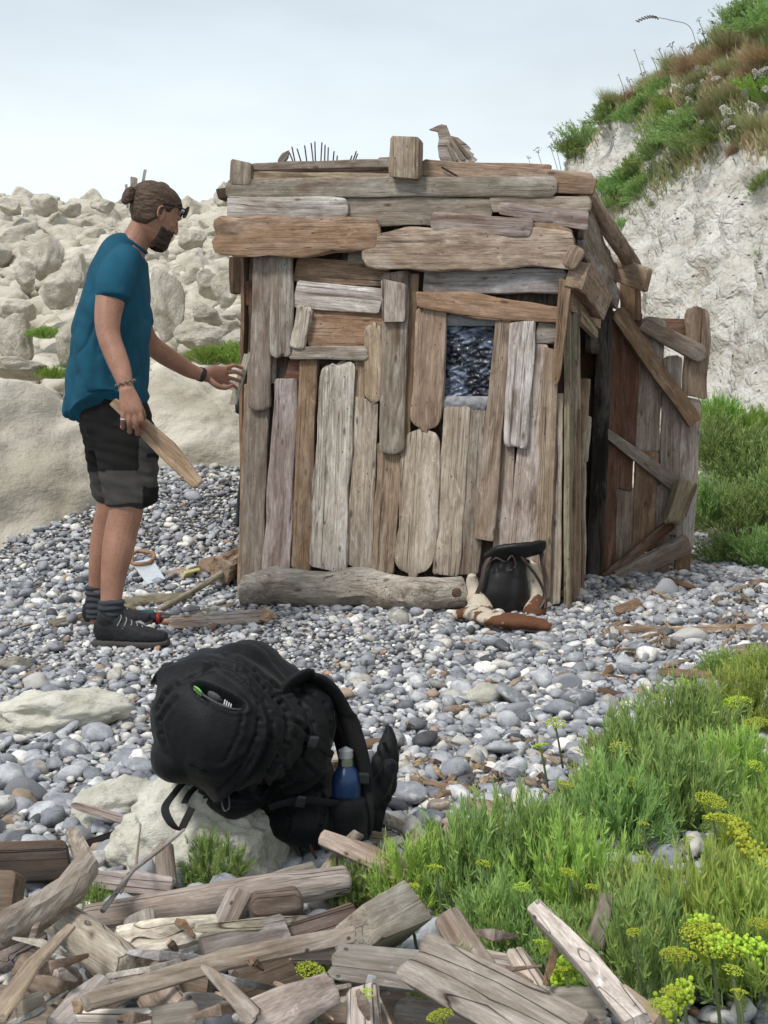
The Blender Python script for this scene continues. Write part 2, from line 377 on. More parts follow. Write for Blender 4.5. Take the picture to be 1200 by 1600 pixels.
def rubble():
    r = np.random.RandomState(77); v, f = ico(2); shp = [peb_shape(v, r, .24, 9) for _ in range(16)]; Vs = []; Fs = []; k = 0
    for i in range(8200):
        y = 8.7 + 17 * r.rand() ** .9; x = r.uniform(-.52 * y, -.06 * y) if r.rand() < .84 else r.uniform(-.1 * y, .3 * y); s = .03 + .16 * r.rand() ** 1.6 * (1 + .3 * sm(10, 20, y))
        M = np.array(Matrix.Rotation(r.uniform(0, 6.3), 3, 'Z') @ Matrix.Rotation(r.normal(0, .5), 3, 'X')); Vs.append((shp[r.randint(16)] * [s * 1.2, s, s * .75]) @ M.T + [x, y, hgt(x, y) + s * .3]); Fs.append(f + k * len(v)); k += 1
    Vs = np.concatenate(Vs); Fs = np.concatenate(Fs); o = mesh_obj('chalk_rubble', Vs.tolist(), Fs.tolist(), CHALK); tag(o, 'small chalk rubble between the boulders of the scree slope', 'rubble', None, 'stuff')
rubble()
# chalk rocks lying in the shingle near the camera
def grock(px, py, wpx, hpx, label, seed, mat=CHALK_MOSS, deep=.8, sink=.35, name='chalk_rock', cat='rock', sub=5, rz=.3, cuts=6, det=.13):
    g = G(px, py); s = g.y / F; me = rock_mesh(seed, sub, cuts, .2, det, mat)
    return rock(name, me, g + Vector((0, wpx * s * deep * .6, hpx * s * sink)), (wpx * s * 1.12, wpx * s * deep, hpx * s), label, cat, None, rz=rz, seed=seed)
grock(60, 1150, 105, 50, 'pale green tinged chalk slab in the pebbles left of the backpack', 31, deep=.7)
grock(170, 1292, 66, 52, 'pointed mossy chalk rock left of the backpack', 32)
RB = grock(322, 1380, 140, 128, 'large mossy chalk rock under the left half of the backpack', 33, deep=.75, sink=.30, sub=6, rz=.1, cuts=4)
grock(762, 1100, 30, 24, 'lumpy white chalk rock in the pebbles in front of the small black bag', 34, sub=4)
grock(18, 1050, 28, 16, 'rounded white stone at the left edge of the pebbles', 35, CHALK, sub=4, det=.02, name='stone', cat='stone', cuts=3)
grock(55, 1078, 18, 16, 'dark grey cobble between white stone and pale slab', 36, PEBBLE, sub=4, det=.02, name='cobble', cat='stone', cuts=3)
for px, py, a, b_, lab, col in ((1082, 1005, 24, 18, 'long white cobble below the stick right of the door', 1), (35, 1255, 30, 24, 'large round grey cobble at the left edge', 0), (20, 1330, 26, 22, 'grey cobble beside the end of the blackened beam', 0),
    (205, 1330, 22, 12, 'white flattened cobble left of the mossy rock', 1), (905, 935, 16, 12, 'pale rounded cobble against the right foot of the hut', 1), (722, 1170, 15, 12, 'white flint cobble right of the backpack', 1), (640, 1140, 14, 13, 'grey blue cobble right of the backpack strap', 0),
    (712, 1095, 18, 14, 'pale blue flint cobble between backpack and small bag', 0), (885, 1080, 26, 18, 'blocky grey cobble at the upper edge of the samphire', 0), (810, 1120, 20, 16, 'greenish grey cobble left of the samphire', 0), (1040, 930, 22, 18, 'smooth dark cobble below the door', 0), (995, 955, 15, 11, 'white cobble between hut foot and stick', 1)):
    grock(px, py, a, b_, lab, 300 + int(px), PEBBLE, sub=4, det=.02, name='cobble', cat='stone', cuts=3)
for o in list(COL.objects):
    if o.type == 'MESH' and o.name.startswith('cobble'):
        me = o.data
        if me.materials[0] == PEBBLE:
            at = me.color_attributes.new('pcol', 'FLOAT_COLOR', 'POINT'); g = .52 if ('white' in o['label'] or 'pale' in o['label']) else random.Random(o.name).uniform(.18, .33)
            at.data.foreach_set('color', [g, g * (1.05 if g < .5 else .98), g * (1.15 if g < .5 else .93), 1] * len(me.vertices))
# ---------------------------------------------------------------- chalk cliff on the right
def cliff_pt(y, t):
    """t 0..1 up the face, 1..2 back over the top"""
    xb = 2.75 - .05 * (y - 10) - .25 * sm(12, 20, y) + .25 * math.sin(y * .8) + .6 * sm(9, 6, y)
    top = 5.0 + .9 * sm(14, 19, y) + .25 * math.sin(y * .45 + 1) + .25 * noise.noise(Vector((y * .8, 1, 2))) + 1.2 * sm(13.5, 10, y)
    top -= 1.1 * sm(21, 27, y)
    if t <= 1:
        x = xb + 1.9 * t ** 1.15; z = .2 + (top - .2) * t ** .95
    else:
        x = xb + 1.9 + (t - 1) * 14; z = top + (t - 1) * 1.6
    return Vector((x, y, z))
def build_cliff():
    ys = list(np.linspace(2, 8, 30)) + list(np.linspace(8.05, 26, 300)) + list(np.linspace(26.5, 70, 30)); ts = list(np.linspace(0, 1, 150)) + list(1 + np.linspace(.01, 1, 26) ** 1.5)
    V = []; Fc = []
    nrm = Vector((-.93, 0, .35))
    for y in ys:
        for t in ts:
            p = cliff_pt(y, t); q = p.copy()
            a = .34 * fbm(q * .55 + Vector((3, 0, 1)), 3) + .16 * fbm(Vector((q.x * 1.7, q.y * 1.7, q.z * 1.1)), 4) + .06 * fbm(q * 5, 5) + .02 * fbm(q * 12, 3) + .05 * abs(fbm(Vector((q.x * 3.1, q.y * 3.1, q.z * 1.2)), 3)) + .10 * abs(noise.noise(q * 1.1 + Vector((9, 9, 9)))) 
            k = .35 if t > 1 else 1
            V.append(p + nrm * a * k)
    n = len(ts)
    for j in range(len(ys) - 1):
        for i in range(n - 1): a = j * n + i; Fc.append((a, a + 1, a + n + 1, a + n))
    o = mesh_obj('cliff', V, Fc, CLIFF); o['kind'] = 'structure'
    return o, BVHTree.FromPolygons([tuple(v) for v in V], Fc)
cliff, CB = build_cliff()
def on_cliff(px, py):
    o = Vector((0, 0, H)); d = (P(px, py, 10) - o).normalized(); h = CB.ray_cast(o, d)
    return h[0], h[1]
# ---------------------------------------------------------------- driftwood pieces
TONE = {'g': (.26, .222, .188), 'pg': (.40, .36, .312), 'w': (.52, .495, .455), 'b': (.235, .158, .105), 'br': (.12, .074, .05), 'o': (.36, .235, .15), 't': (.34, .262, .195),
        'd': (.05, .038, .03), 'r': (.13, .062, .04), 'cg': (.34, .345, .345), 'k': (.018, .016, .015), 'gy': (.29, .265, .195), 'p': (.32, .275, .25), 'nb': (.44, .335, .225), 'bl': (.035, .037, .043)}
WID = [0]
def wood_mesh(pts, ws, th, up, ends='cc', sect='rect', rough=1.0, seed=0, bow=0.0):
    """pts: 3D centre line; ws: width at each point; th: thickness (or list); up: direction across the width;
    ends: c cut, r round, b broken, s slanted, p pointed; returns (mesh, matrix) with local X along the piece"""
    rr = random.Random(seed); pts = [Vector(p) for p in pts]; ths = th if isinstance(th, (list, tuple)) else [th] * len(pts)
    Ltot = sum((b - a).length for a, b in zip(pts, pts[1:])); X = (pts[-1] - pts[0]).normalized()
    Y = (Vector(up) - X * Vector(up).dot(X)).normalized(); Z = X.cross(Y)
    M = Matrix((X, Y, Z)).transposed(); Mi = M.inverted(); o = pts[0]
    lp = [Mi @ (p - o) for p in pts]; acc = [0]
    for a, b in zip(pts, pts[1:]): acc.append(acc[-1] + (b - a).length)
    W = max(ws); n = max(8, min(64, int(Ltot / max(.007, W * .13)))); m = 18 if sect != 'round' else (34 if W > .03 else 16)
    us = sorted(set([0, 1] + [(.5 - .5 * math.cos(math.pi * i / n)) * .45 + .55 * i / n for i in range(n + 1)]))
    def at(u, arr):
        s = u * Ltot
        for i in range(len(acc) - 1):
            if s <= acc[i + 1] + 1e-9:
                f = (s - acc[i]) / max(1e-9, acc[i + 1] - acc[i])
                if len(pts) > 2: f = f * f * (3 - 2 * f) * .4 + f * .6
                return arr[i] + (arr[i + 1] - arr[i]) * f
        return arr[-1]
    off = Vector((rr.uniform(-90, 90), rr.uniform(-90, 90), rr.uniform(-90, 90))); ex = 6.5 if sect == 'rect' else 2.15
    if sect == 'worn': ex = 4.2
    V = []; Fc = []
    sl = [rr.uniform(-.5, .5) if e == 'c' else (rr.choice((-1, 1)) * .8 if e == 's' else rr.uniform(-.2, .2)) for e in ends]
    lat = .034 * rough
    for u in us:
        c = at(u, lp); wd = at(u, ws) / 2; t = at(u, ths) / 2
        d0, d1 = u * Ltot, (1 - u) * Ltot
        for e, dd in ((ends[0], d0), (ends[1], d1)):
            rl = {'R': wd * .97, 'r': wd * .5, 'p': wd * 3.5, 'b': wd * .5, 'c': wd * .12, 's': wd * .15}[e]
            if dd < rl:
                q = 1 - dd / rl; mn = {'R': .25, 'r': .62, 'p': .12, 'b': .72, 'c': .88, 's': .88}[e]
                k = mn + (1 - mn) * math.sqrt(max(0, 1 - q * q)); wd *= k; t *= (.6 + .4 * k)
        wob = noise.noise(Vector((c.x * 5, 0, 0)) + off) * W * .07 * rough; wob2 = noise.noise(Vector((c.x * 4, 7, 0)) + off) * W * .05 * rough
        if sect == 'round': RG = [(math.cos(2 * math.pi * (j + .5) / m), math.sin(2 * math.pi * (j + .5) / m)) for j in range(m)]
        else:
            bs = .003 if sect == 'rect' else .007; by = min(.35, bs / max(wd, .001)); bz = min(.5, bs / max(t, .001))
            q1 = [(1, 0), (1, 1 - bz), (1 - .3 * by, 1 - .3 * bz), (1 - by, 1), (.4, 1)]; q2 = [(-y_, z_) for y_, z_ in q1[::-1]]
            RG = q1 + q2 + [(y_, -z_) for y_, z_ in q2[::-1][1:]] + [(y_, -z_) for y_, z_ in q1[::-1][:-1]]
        for j in range(m):
            yy, zz = RG[j]
            q = Vector((c.x * 4.5 / max(.3, 1), yy * 1.5, zz * 1.5)) + off; q2 = Vector((c.x * 16, yy * 4.5, zz * 4.5)) + off
            k = 1 + lat * 1.5 * noise.noise(q) + lat * .9 * noise.noise(q2) + (.5 * lat * noise.noise(Vector((c.x * 45, yy * 7, zz * 7)) + off))
            if sect == 'round' and W > .03: k -= .055 * rough * (1 - abs(noise.noise(Vector((c.x * 3.2 + yy, yy * 3.2, zz * 3.2)) + off))) ** 6 - .02 * rough * noise.noise(Vector((c.x * 22, yy * 6, zz * 6)) + off)
            if sect != 'rect': k += .07 * rough * noise.noise(Vector((c.x * 7, yy * 1.1, zz * 1.1)) + off)
            dx = 0
            if u == 0 or d0 < wd: dx += (sl[0] * yy * wd * .55 + (noise.noise(Vector((yy * 3.4, zz * 2, 1)) + off) * wd * .75 if ends[0] == 'b' else 0)) * max(0, 1 - d0 / (wd * 2 + 1e-6))
            if u == 1 or d1 < wd: dx += (sl[1] * yy * wd * .55 + (noise.noise(Vector((yy * 3.4, zz * 2, 9)) + off) * wd * .75 if ends[1] == 'b' else 0)) * max(0, 1 - d1 / (wd * 2 + 1e-6))
            V.append((c.x + dx, c.y + wob + yy * wd * k, c.z + wob2 + zz * t * k + bow * math.sin(math.pi * u)))
    nr = len(us)
    for i in range(nr - 1):
        for j in range(m): a = i * m + j; b = i * m + (j + 1) % m; Fc.append((a, b, b + m, a + m))
    for r, flip in ((0, 1), (nr - 1, 0)):
        base = r * m; cen = Vector((0, 0, 0))
        for j in range(m): cen += Vector(V[base + j])
        cen /= m; ring = []
        st = len(V); sgn = -1 if r == 0 else 1; bul = {'R': .12, 'r': .05, 'p': .1, 'b': .03, 'c': .01, 's': .01}[ends[0 if r == 0 else 1]] * W
        for j in range(m):
            p = Vector(V[base + j]); q = cen + (p - cen) * .8; q.x += sgn * bul * .7 + (noise.noise(q * 60 + off) * W * .03); V.append(tuple(q))
        V.append((cen.x + sgn * bul, cen.y, cen.z)); ci = len(V) - 1
        for j in range(m):
            a, b = base + j, base + (j + 1) % m; c2, d2 = st + j, st + (j + 1) % m
            if flip: Fc += [(b, a, c2, d2), (d2, c2, ci)]
            else: Fc += [(a, b, d2, c2), (c2, d2, ci)]
    me = bpy.data.meshes.new('wood'); me.from_pydata([tuple(v) for v in V], [], Fc); me.polygons.foreach_set('use_smooth', [True] * len(Fc)); me.update(); me.materials.append(WOOD)
    try: me.set_sharp_from_angle(angle=R(38))
    except Exception: pass
    return me, Matrix.Translation(o) @ M.to_4x4()
def wood(name, pts, ws, th, up, tone='g', ends='cc', sect='rect', rough=1.0, parent=None, label=None, cat=None, group=None, seed=None, bow=0.0):
    WID[0] += 1; seed = WID[0] * 7 + 3 if seed is None else seed
    me, M = wood_mesh(pts, ws, th, up, ends, sect, rough, seed, bow); me.name = name
    o = bpy.data.objects.new(name, me); link(o)
    if parent:
        o.parent = parent; pm = parent.matrix_basis; q = parent.parent
        while q: pm = q.matrix_basis @ pm; q = q.parent
        o.matrix_basis = pm.inverted() @ M
    else: o.matrix_basis = M
    rr = random.Random(seed); c = TONE[tone]; k = rr.uniform(.88, 1.14)
    if name == 'driftwood': k = rr.uniform(.72, 1.40); lu = sum(c) / 3; c = tuple(x * .45 + lu * f_ * .55 for x, f_ in zip(c, (1.08, 1.0, .9)))
    c = tuple(c); o.color = (c[0] * k * rr.uniform(.95, 1.06), c[1] * k, c[2] * k * rr.uniform(.93, 1.05), 1)
    return tag(o, label, cat, group)
# ---------------------------------------------------------------- the hut
HA = Vector((-.715, 6.30, 0)); HB = Vector((.835, 5.85, 0)); HU = (HB - HA).normalized(); HN = Vector((HU.y, -HU.x, 0)); HS = -HN   # along the front, outward, into depth
hut = empty('driftwood_hut', HA, 'tall weathered hut nailed together from grey and brown driftwood planks', 'hut')
def HF(px, py, off=0.0):
    """point of the hut's front plane (moved out by off) seen at a photo pixel"""
    o = Vector((0, 0, H)); d = P(px, py, 1) - o; a = HA + HN * off
    return o + d * ((a - o).dot(HN) / d.dot(HN))
def fp(x0, y0, x1, y1, w0, w1=None, tone='g', ends='cc', off=0.0, th=.028, sect='rect', rough=1, name='plank', label=None, mid=None, bow=0):
    w1 = w0 if w1 is None else w1; pts = [HF(x0, y0, off), HF(x1, y1, off)]; ws = [w0, w1]
    if mid: pts.insert(1, HF(mid[0], mid[1], off)); ws.insert(1, mid[2])
    ws = [w * p.y / F for w, p in zip(ws, pts)]
    ax = (pts[-1] - pts[0]).normalized(); up = HN.cross(ax)
    return wood(name, pts, ws, th, up, tone, ends, sect, rough, hut, label, bow=bow)
# boards added behind the planks, coloured dark so the gaps look black with shade
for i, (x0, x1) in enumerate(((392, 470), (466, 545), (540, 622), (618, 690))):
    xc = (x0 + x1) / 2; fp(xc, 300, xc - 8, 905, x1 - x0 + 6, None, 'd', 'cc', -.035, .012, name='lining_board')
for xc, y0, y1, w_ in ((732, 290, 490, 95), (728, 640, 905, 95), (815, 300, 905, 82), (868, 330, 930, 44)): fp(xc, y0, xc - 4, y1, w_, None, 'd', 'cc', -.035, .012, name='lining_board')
FR = [ # x0,y0,x1,y1,w0,w1,tone,ends,off
 (390,600,377,925,13,10,'t','cc',-.012), (406,550,394,918,34,36,'g','cc',0), (411,398,407,640,30,33,'g','cr',.030), (441,398,440,556,36,34,'pg','cb',.034),
 (427,545,424,600,10,10,'g','cc',.0), (450,577,472,577,34,34,'r','cc',-.012), (448,592,433,893,35,44,'p','cc',.008), (483,561,471,889,27,30,'b','cc',.004),
 (527,572,515,890,55,58,'w','bc',.018), (574,624,562,890,36,38,'pg','cs',.004), (611,696,597,896,38,38,'t','cc',0), (662,671,648,896,58,62,'pg','RR',.012),
 (716,636,698,898,40,40,'pg','cc',.006), (748,632,732,897,29,32,'p','cc',.0), (787,498,757,843,22,30,'t','cc',.032), (818,502,804,697,38,36,'w','cb',.040),
 (843,537,812,902,30,44,'pg','cc',.010), (792,640,782,902,26,26,'p','cc',.0), (862,545,845,936,20,26,'t','cc',.022),
 (564,560,562,626,17,16,'t','cc',.004), (585,507,587,628,30,28,'nb','RR',.016), (647,428,631,702,15,17,'b','cc',.012), (620,425,612,708,40,38,'g','cr',.034),
 (676,478,664,670,46,48,'t','cR',.022), (616,440,616,503,37,35,'pg','cc',.062), 
 (463,420,608,430,36,34,'b','cc',.0), (462,459,597,473,40,37,'w','cc',.016), (478,511,600,516,62,54,'o','cc',.0), (453,551,574,552,17,20,'pg','cb',.03),
 (663,440,882,440,34,36,'cg','cb',.030), (838,519,870,520,32,30,'g','cr',.016),
 (543,333,770,331,42,40,'g','cc',.034), (768,319,923,320,24,22,'pg','cr',.040), (780,327,919,346,16,27,'p','rc',.058), (357,324,543,326,31,32,'w','cr',.060),
 (834,352,888,373,24,26,'b','rb',.052), (355,295,870,291,28,30,'g','rr',.050), (392,275,622,279,11,12,'t','cc',.040), (395,261,612,255,9,11,'g','cc',.030),
 (662,262,926,284,26,22,'t','cr',.020), (860,289,930,292,24,22,'b','cc',.036)]
for (x0, y0, x1, y1, w0, w1, tn, en, off) in FR:
    fp(x0, y0, x1, y1, w0 + 2.5, w1 + 2.5, tn, en, off, .03 if w0 > 20 else .022, sect='worn' if en[1] in 'rb' else 'rect')
fp(341, 369, 592, 366, 58, 46, 'o', 'br', .085, .04, 'worn', 1.5, mid=(480, 371, 62), label='orange brown split board under the roof edge at the left')
fp(569, 392, 899, 390, 50, 58, 't', 'rc', .080, .042, 'worn', 1.2, mid=(650, 389, 66), label='widest tan board across the front under the roof')
fp(652, 467, 876, 492, 24, 24, 'o', 'cc', .042, .03, 'worn', .8, mid=(750, 479, 40), label='orange board curved along its lower edge above the window')
fp(675, 347, 832, 357, 32, 29, 'p', 'rr', .085, .03, 'worn')
fp(476, 481, 466, 545, 26, 24, 'w', 'bb', .034, .04, 'worn', 2.6, name='gnarled_wood')
fp(884, 437, 868, 602, 20, 13, 'b', 'cp', .062, .022)
fp(610, 402, 545, 401, 22, 22, 'g', 'cc', .012); fp(536, 402, 576, 402, 26, 26, 'd', 'cc', .002, .012)
fp(382, 254, 381, 290, 34, 36, 'g', 'cc', .025, .09, name='end_block'); fp(635, 216, 634, 280, 47, 48, 't', 'cc', .075, .09, 'worn', .7, name='roof_block', label='upright wooden block nailed on the middle of the roof edge')
fp(904, 387, 889, 419, 27, 22, 't', 'rr', .09, .05, 'worn', name='end_block')
fp(374, 400, 375, 458, 27, 24, 'br', 'cc', -.07, .06, name='end_block'); fp(389, 440, 390, 478, 16, 17, 'r', 'cc', -.05, .05, name='end_block'); fp(352, 296, 356, 312, 24, 22, 'd', 'cc', -.02, .08, name='end_block')
fp(592, 256, 612, 256, 18, 20, 't', 'rc', .0, .05, name='end_block')
fp(690, 261, 716, 276, 3, 3, 'k', 'cp', .05, .004, 'round', name='nail'); fp(716, 276, 714, 283, 3, 3, 'k', 'cc', .05, .004, 'round', name='nail')
fp(392, 266, 622, 268, 16, 18, 'br', 'cc', -.02, .03); fp(600, 262, 860, 268, 22, 22, 'b', 'cc', -.02, .03)  # filler boards; the left one dark brown to stand for the shaded gap
# window: crumpled dark plastic film behind a hole, pale strip below
def window():
    V = []; Fc = []; nx, ny = 60, 84
    for j in range(ny + 1):
        for i in range(nx + 1):
            u, v_ = i / nx, j / ny
            p = HF(686 + 94 * u, 492 + 138 * v_, -.020); q = Vector((u * 13 + .6 * math.sin(v_ * 7), v_ * 26, 3))
            d = .010 * noise.noise(q) + .012 * (1 - abs(noise.noise(Vector((u * 5 + v_ * 1.5, v_ * 13, 8))))) ** 3 + .006 * abs(noise.noise(q * 2.2))
            V.append(p + HN * d - HA)
    for j in range(ny):
        for i in range(nx): a = j * (nx + 1) + i; Fc.append((a, a + 1, a + nx + 2, a + nx + 1))
    m, t, b = mat_new('window_film', .42, .4); v = coords(t, rnd=False)
    n = nz(t, scaled(t, v, (9, 9, 26)), 1, 4, .6, 1.2); big = mr(t, nz(t, scaled(t, v, (5, 5, 9)), 1, 3, .5, 1), .40, .56); L(t, mixc(t, mth(t, 'MULTIPLY', mr(t, n, .42, .60), big), (.006, .008, .016), (.17, .21, .30)), b.inputs['Base Color'])  # pale blue areas paint the light reflected by the film into its colour
    b.inputs['Coat Weight'].default_value = .15
    w_ = mesh_obj('window', V, Fc, m, hut); w_['label'] = 'dark blue window of crumpled plastic film'
    mp_, t, b = mat_new('clear_film', .5, .3); v = coords(t, rnd=False); L(t, mixc(t, nz(t, v, 40, 4, .6, 1), (.14, .14, .15), (.30, .30, .31)), b.inputs['Base Color'])
    for (x0, y0, x1, y1, of) in ((693, 490, 779, 509, .004), (690, 619, 768, 641, .010)):
        V = []; Fc = []; nx, ny = 40, 8
        for j in range(ny + 1):
            for i in range(nx + 1):
                u, v_ = i / nx, j / ny; V.append(HF(x0 + (x1 - x0) * u, y0 + (y1 - y0) * v_, of) + HN * (.008 * noise.noise(Vector((u * 14, v_ * 4, y0))) + .012 * math.sin(v_ * 3.14)) - HA)
        for j in range(ny):
            for i in range(nx): a = j * (nx + 1) + i; Fc.append((a, a + 1, a + nx + 2, a + nx + 1))
        mesh_obj('film_edge', V, Fc, mp_, w_)
window()
# side wall on the right
def S(s, z, out=0.0): return HB + HS * s + HU * out + Vector((0, 0, z))
for (s, z0, z1, w_, tn, en, out, ln) in ((.035, 0, 1.36, .075, 'gy', 'cb', .0, 0), (.11, -.02, 1.30, .08, 't', 'cc', -.012, 0), (.19, 0, 1.42, .085, 'b', 'cb', .004, .01), (.27, -.02, 1.50, .08, 'pg', 'cc', -.01, 0), (.35, 0, 1.46, .09, 't', 'cb', .0, 0), (.44, 0, .95, .09, 'b', 'cc', .006, 0), (.46, .9, 1.48, .09, 'br', 'cc', -.02, 0)):
    wood('side_plank', [S(s, z0, out), S(s + ln, z1, out)], [w_, w_ * .9], .028, HS, tn, en, 'rect', 1.3, hut)
wood('side_plank', [P(892, 492, 5.93), P(890, 640, 5.94), P(888, 776, 5.95)], [.075, .07, .035], .035, HU, 'gy', 'bp', 'worn', 1.6, hut)
wood('side_plank', [P(914, 592, 6.25), P(906, 730, 6.25)], [.05, .05], .04, HU, 't', 'cc', 'worn', 1.4, hut); wood('side_plank', [P(917, 650, 6.3), P(913, 722, 6.3)], [.04, .035], .05, HU, 'pg', 'rr', 'worn', 2, hut)
wood('side_plank', [P(903, 492, 6.0), P(930, 522, 6.35)], [.06, .05], .03, (0, 0, 1), 't', 'cb', 'worn', 1.5, hut)
wood('side_plank', [P(890, 470, 5.88), P(935, 500, 6.6)], [.10, .09], .03, (0, 0, 1), 't', 'cc', 'rect', 1, hut)
wood('corner_board', [P(888, 605, 5.9), P(884, 932, 5.9)], [.045, .05], .03, HU, 't', 'cc', 'rect', 1.2, hut)
wood('corner_board', [P(870, 615, 5.87), P(864, 944, 5.87)], [.06, .07], .03, HU, 'pg', 'cc', 'rect', 1.2, hut)
wood('corner_board', [P(900, 640, 6.05), P(896, 930, 6.05)], [.045, .05], .03, HU, 'b', 'cc', 'rect', 1.2, hut)
wood('corner_board', [P(909, 720, 6.3), P(905, 900, 6.3)], [.04, .06], .03, HU, 'pg', 'rc', 'worn', 1.2, hut)
# dark inside: back wall, left wall, floor, roof boards
BL_, BR_ = HA + HS * 1.25, HB + HS * 1.25
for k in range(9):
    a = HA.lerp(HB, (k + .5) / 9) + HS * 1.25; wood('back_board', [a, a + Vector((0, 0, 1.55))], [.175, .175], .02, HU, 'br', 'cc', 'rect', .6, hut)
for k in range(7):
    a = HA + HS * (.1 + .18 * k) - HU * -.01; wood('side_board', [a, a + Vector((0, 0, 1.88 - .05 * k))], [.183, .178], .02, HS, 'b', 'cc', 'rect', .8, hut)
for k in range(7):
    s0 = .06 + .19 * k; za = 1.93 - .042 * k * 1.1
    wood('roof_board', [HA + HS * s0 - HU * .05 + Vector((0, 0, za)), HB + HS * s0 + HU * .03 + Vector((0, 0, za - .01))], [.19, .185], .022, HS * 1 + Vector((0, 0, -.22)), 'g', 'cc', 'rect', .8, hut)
# doorway posts
wood('door_post', [P(948, 420, 6.95), P(930, 905, 6.95)], [.075, .09], .06, HU, 'k', 'cc', 'rect', 1, hut)
wood('door_post', [P(985, 440, 7.05), P(985, 500, 7.05)], [.11, .11], .05, HU, 'b', 'cc', 'rect', 1, hut)
wood('side_board', [HB + HS * .82 + Vector((0, 0, 1.33)), HB + HS * 1.28 + Vector((0, 0, 1.30))], [.22, .2], .03, (0, 0, 1), 'd', 'cc', 'rect', 1, hut)
# rafters and boards along the right roof edge
wood('rafter', [P(916, 302, 5.80), P(989, 416, 6.95)], [.085, .10], .085, (0, 0, 1), 't', 'rr', 'round', .9, hut)
wood('rafter_end', [P(962, 420, 6.85), P(1013, 437, 6.78)], [.125, .13], .11, (0, 0, 1), 't', 'cc', 'worn', .8, hut)
wood('side_board', [P(912, 348, 5.86), P(958, 445, 6.9)], [.15, .17], .03, (.2, 0, 1), 'g', 'cc', 'rect', 1, hut)
wood('side_board', [P(906, 385, 5.84), P(962, 470, 6.85)], [.07, .10], .04, (.2, 0, 1), 'p', 'cb', 'rect', 1.2, hut)
wood('rafter', [P(901, 428, 5.76), P(938, 478, 6.35)], [.13, .14], .09, (.3, 0, 1), 't', 'cc', 'rect', .8, hut)
wood('side_board', [P(893, 300, 5.95), P(900, 350, 5.95)], [.10, .08], .03, HU, 'd', 'cc', 'rect', 1, hut)
# ---- the open door
DA = Vector((1.155, 6.98, 0)); DB = Vector((1.76, 7.16, 0)); DU = (DB - DA).normalized(); DN = Vector((DU.y, -DU.x, 0))
door = empty('door', (0, 0, 0)); door.parent = hut; door.location = DA - HA; door['label'] = 'open plank door with crossed braces on the right'
def DF(px, py, off=0.0):
    o = Vector((0, 0, H)); d = P(px, py, 1) - o; a = DA + DN * off
    return o + d * ((a - o).dot(DN) / d.dot(DN))
def dp(x0, y0, x1, y1, w0, w1, tone, ends='cc', off=0.0, th=.02, sect='rect', rough=1, name='door_plank'):
    w0, w1 = (w0 + 5, w1 + 5) if name == 'door_plank' else (w0, w1); pts = [DF(x0, y0, off), DF(x1, y1, off)]; ws = [w0 * pts[0].y / F, w1 * pts[1].y / F]; ax = (pts[1] - pts[0]).normalized()
    return wood(name, pts, ws, th, DN.cross(ax), tone, ends, sect, rough, door)
for a in ((942,492,930,905,16,20,'k','cc',.01), (960,487,945,913,27,27,'r','cc',.012), (986,485,973,764,33,26,'r','cc',.006), (979,764,972,884,31,30,'g','bc',-.004), (1020,497,1010,704,40,36,'g','rc',.004),
          (1012,702,1003,862,34,34,'b','cc',.002), (1050,557,1044,835,27,27,'p','rc',.006), (1036,760,1033,922,22,18,'g','cc',.0), (1080,622,1070,852,30,26,'pg','cc',.0), (1069,820,1066,893,23,22,'b','cc',-.01),
          (1091,483,1086,620,37,37,'t','bc',.014), (1058,880,1020,700,20,30,'g','cc',-.02)):
    dp(*a[:9])
dp(1030, 511, 1075, 511, 27, 26, 'b', 'cc', -.02, name='door_rail')
dp(1003, 506, 1101, 557, 24, 30, 'g', 'cR', .05, .025, 'worn', name='door_brace'); dp(962, 487, 1086, 660, 26, 26, 'b', 'rc', .075, .03, name='door_brace')
dp(943, 674, 1062, 762, 14, 26, 'g', 'cc', .045, .02, name='door_brace'); dp(1050, 818, 930, 915, 18, 14, 'r', 'cr', .05, .02, name='door_brace')
dp(1075, 848, 962, 905, 32, 26, 'g', 'rc', .075, .025, name='door_brace'); dp(1073, 752, 1050, 816, 32, 30, 'gy', 'bb', .09, .05, 'worn', 1.4, name='door_block')
# ---- ornaments on the roof (things standing on it)
def gull():
    pts = [(671,202),(684,196),(690,194),(698,196),(702,206),(704,212),(716,215),(730,226),(736,232),(733,235),(741,241),(738,243),(746,249),(742,252),(692,256),(686,244),(684,228),(686,215),(684,205)]
    d = 6.2; bm = bmesh.new(); O = P(713, 254, d)
    fr = [bm.verts.new(P(x, y, d) - O) for x, y in pts]; bk = [bm.verts.new(P(x, y, d) - O + Vector((0, .022, 0))) for x, y in pts]
    bm.faces.new(fr); bm.faces.new(bk[::-1]); n = len(pts)
    for i in range(n): bm.faces.new((fr[i], bk[i], bk[(i + 1) % n], fr[(i + 1) % n]))
    bmesh.ops.recalc_face_normals(bm, faces=bm.faces); me = bpy.data.meshes.new('gull'); bm.to_mesh(me); bm.free(); me.materials.append(WOOD)
    o = bpy.data.objects.new('wooden_gull', me); link(o); o.location = O; o.color = (.52, .485, .45, 1)
    tag(o, 'flat grey wooden seagull cutout standing on the hut roof facing left', 'ornament')
    for (x0, y0, x1, y1) in ((702, 214, 724, 250), (708, 217, 733, 246), (698, 222, 712, 252)):
        wood('feather_slat', [P(x0, y0, d - .006), P(x1, y1, d - .006)], [.014, .022], .01, (1, 0, 0), 'g', 'pc', 'rect', 1, o)
gull()
fan = empty('spike_fan', P(505, 258, 6.5), 'fan of thin dark upright spikes standing on the left part of the roof', 'ornament')
wood('fan_base', [P(445, 257, 6.5), P(560, 258, 6.5)], [.03, .03], .04, (0, 0, 1), 'g', 'cc', 'rect', 1, fan)
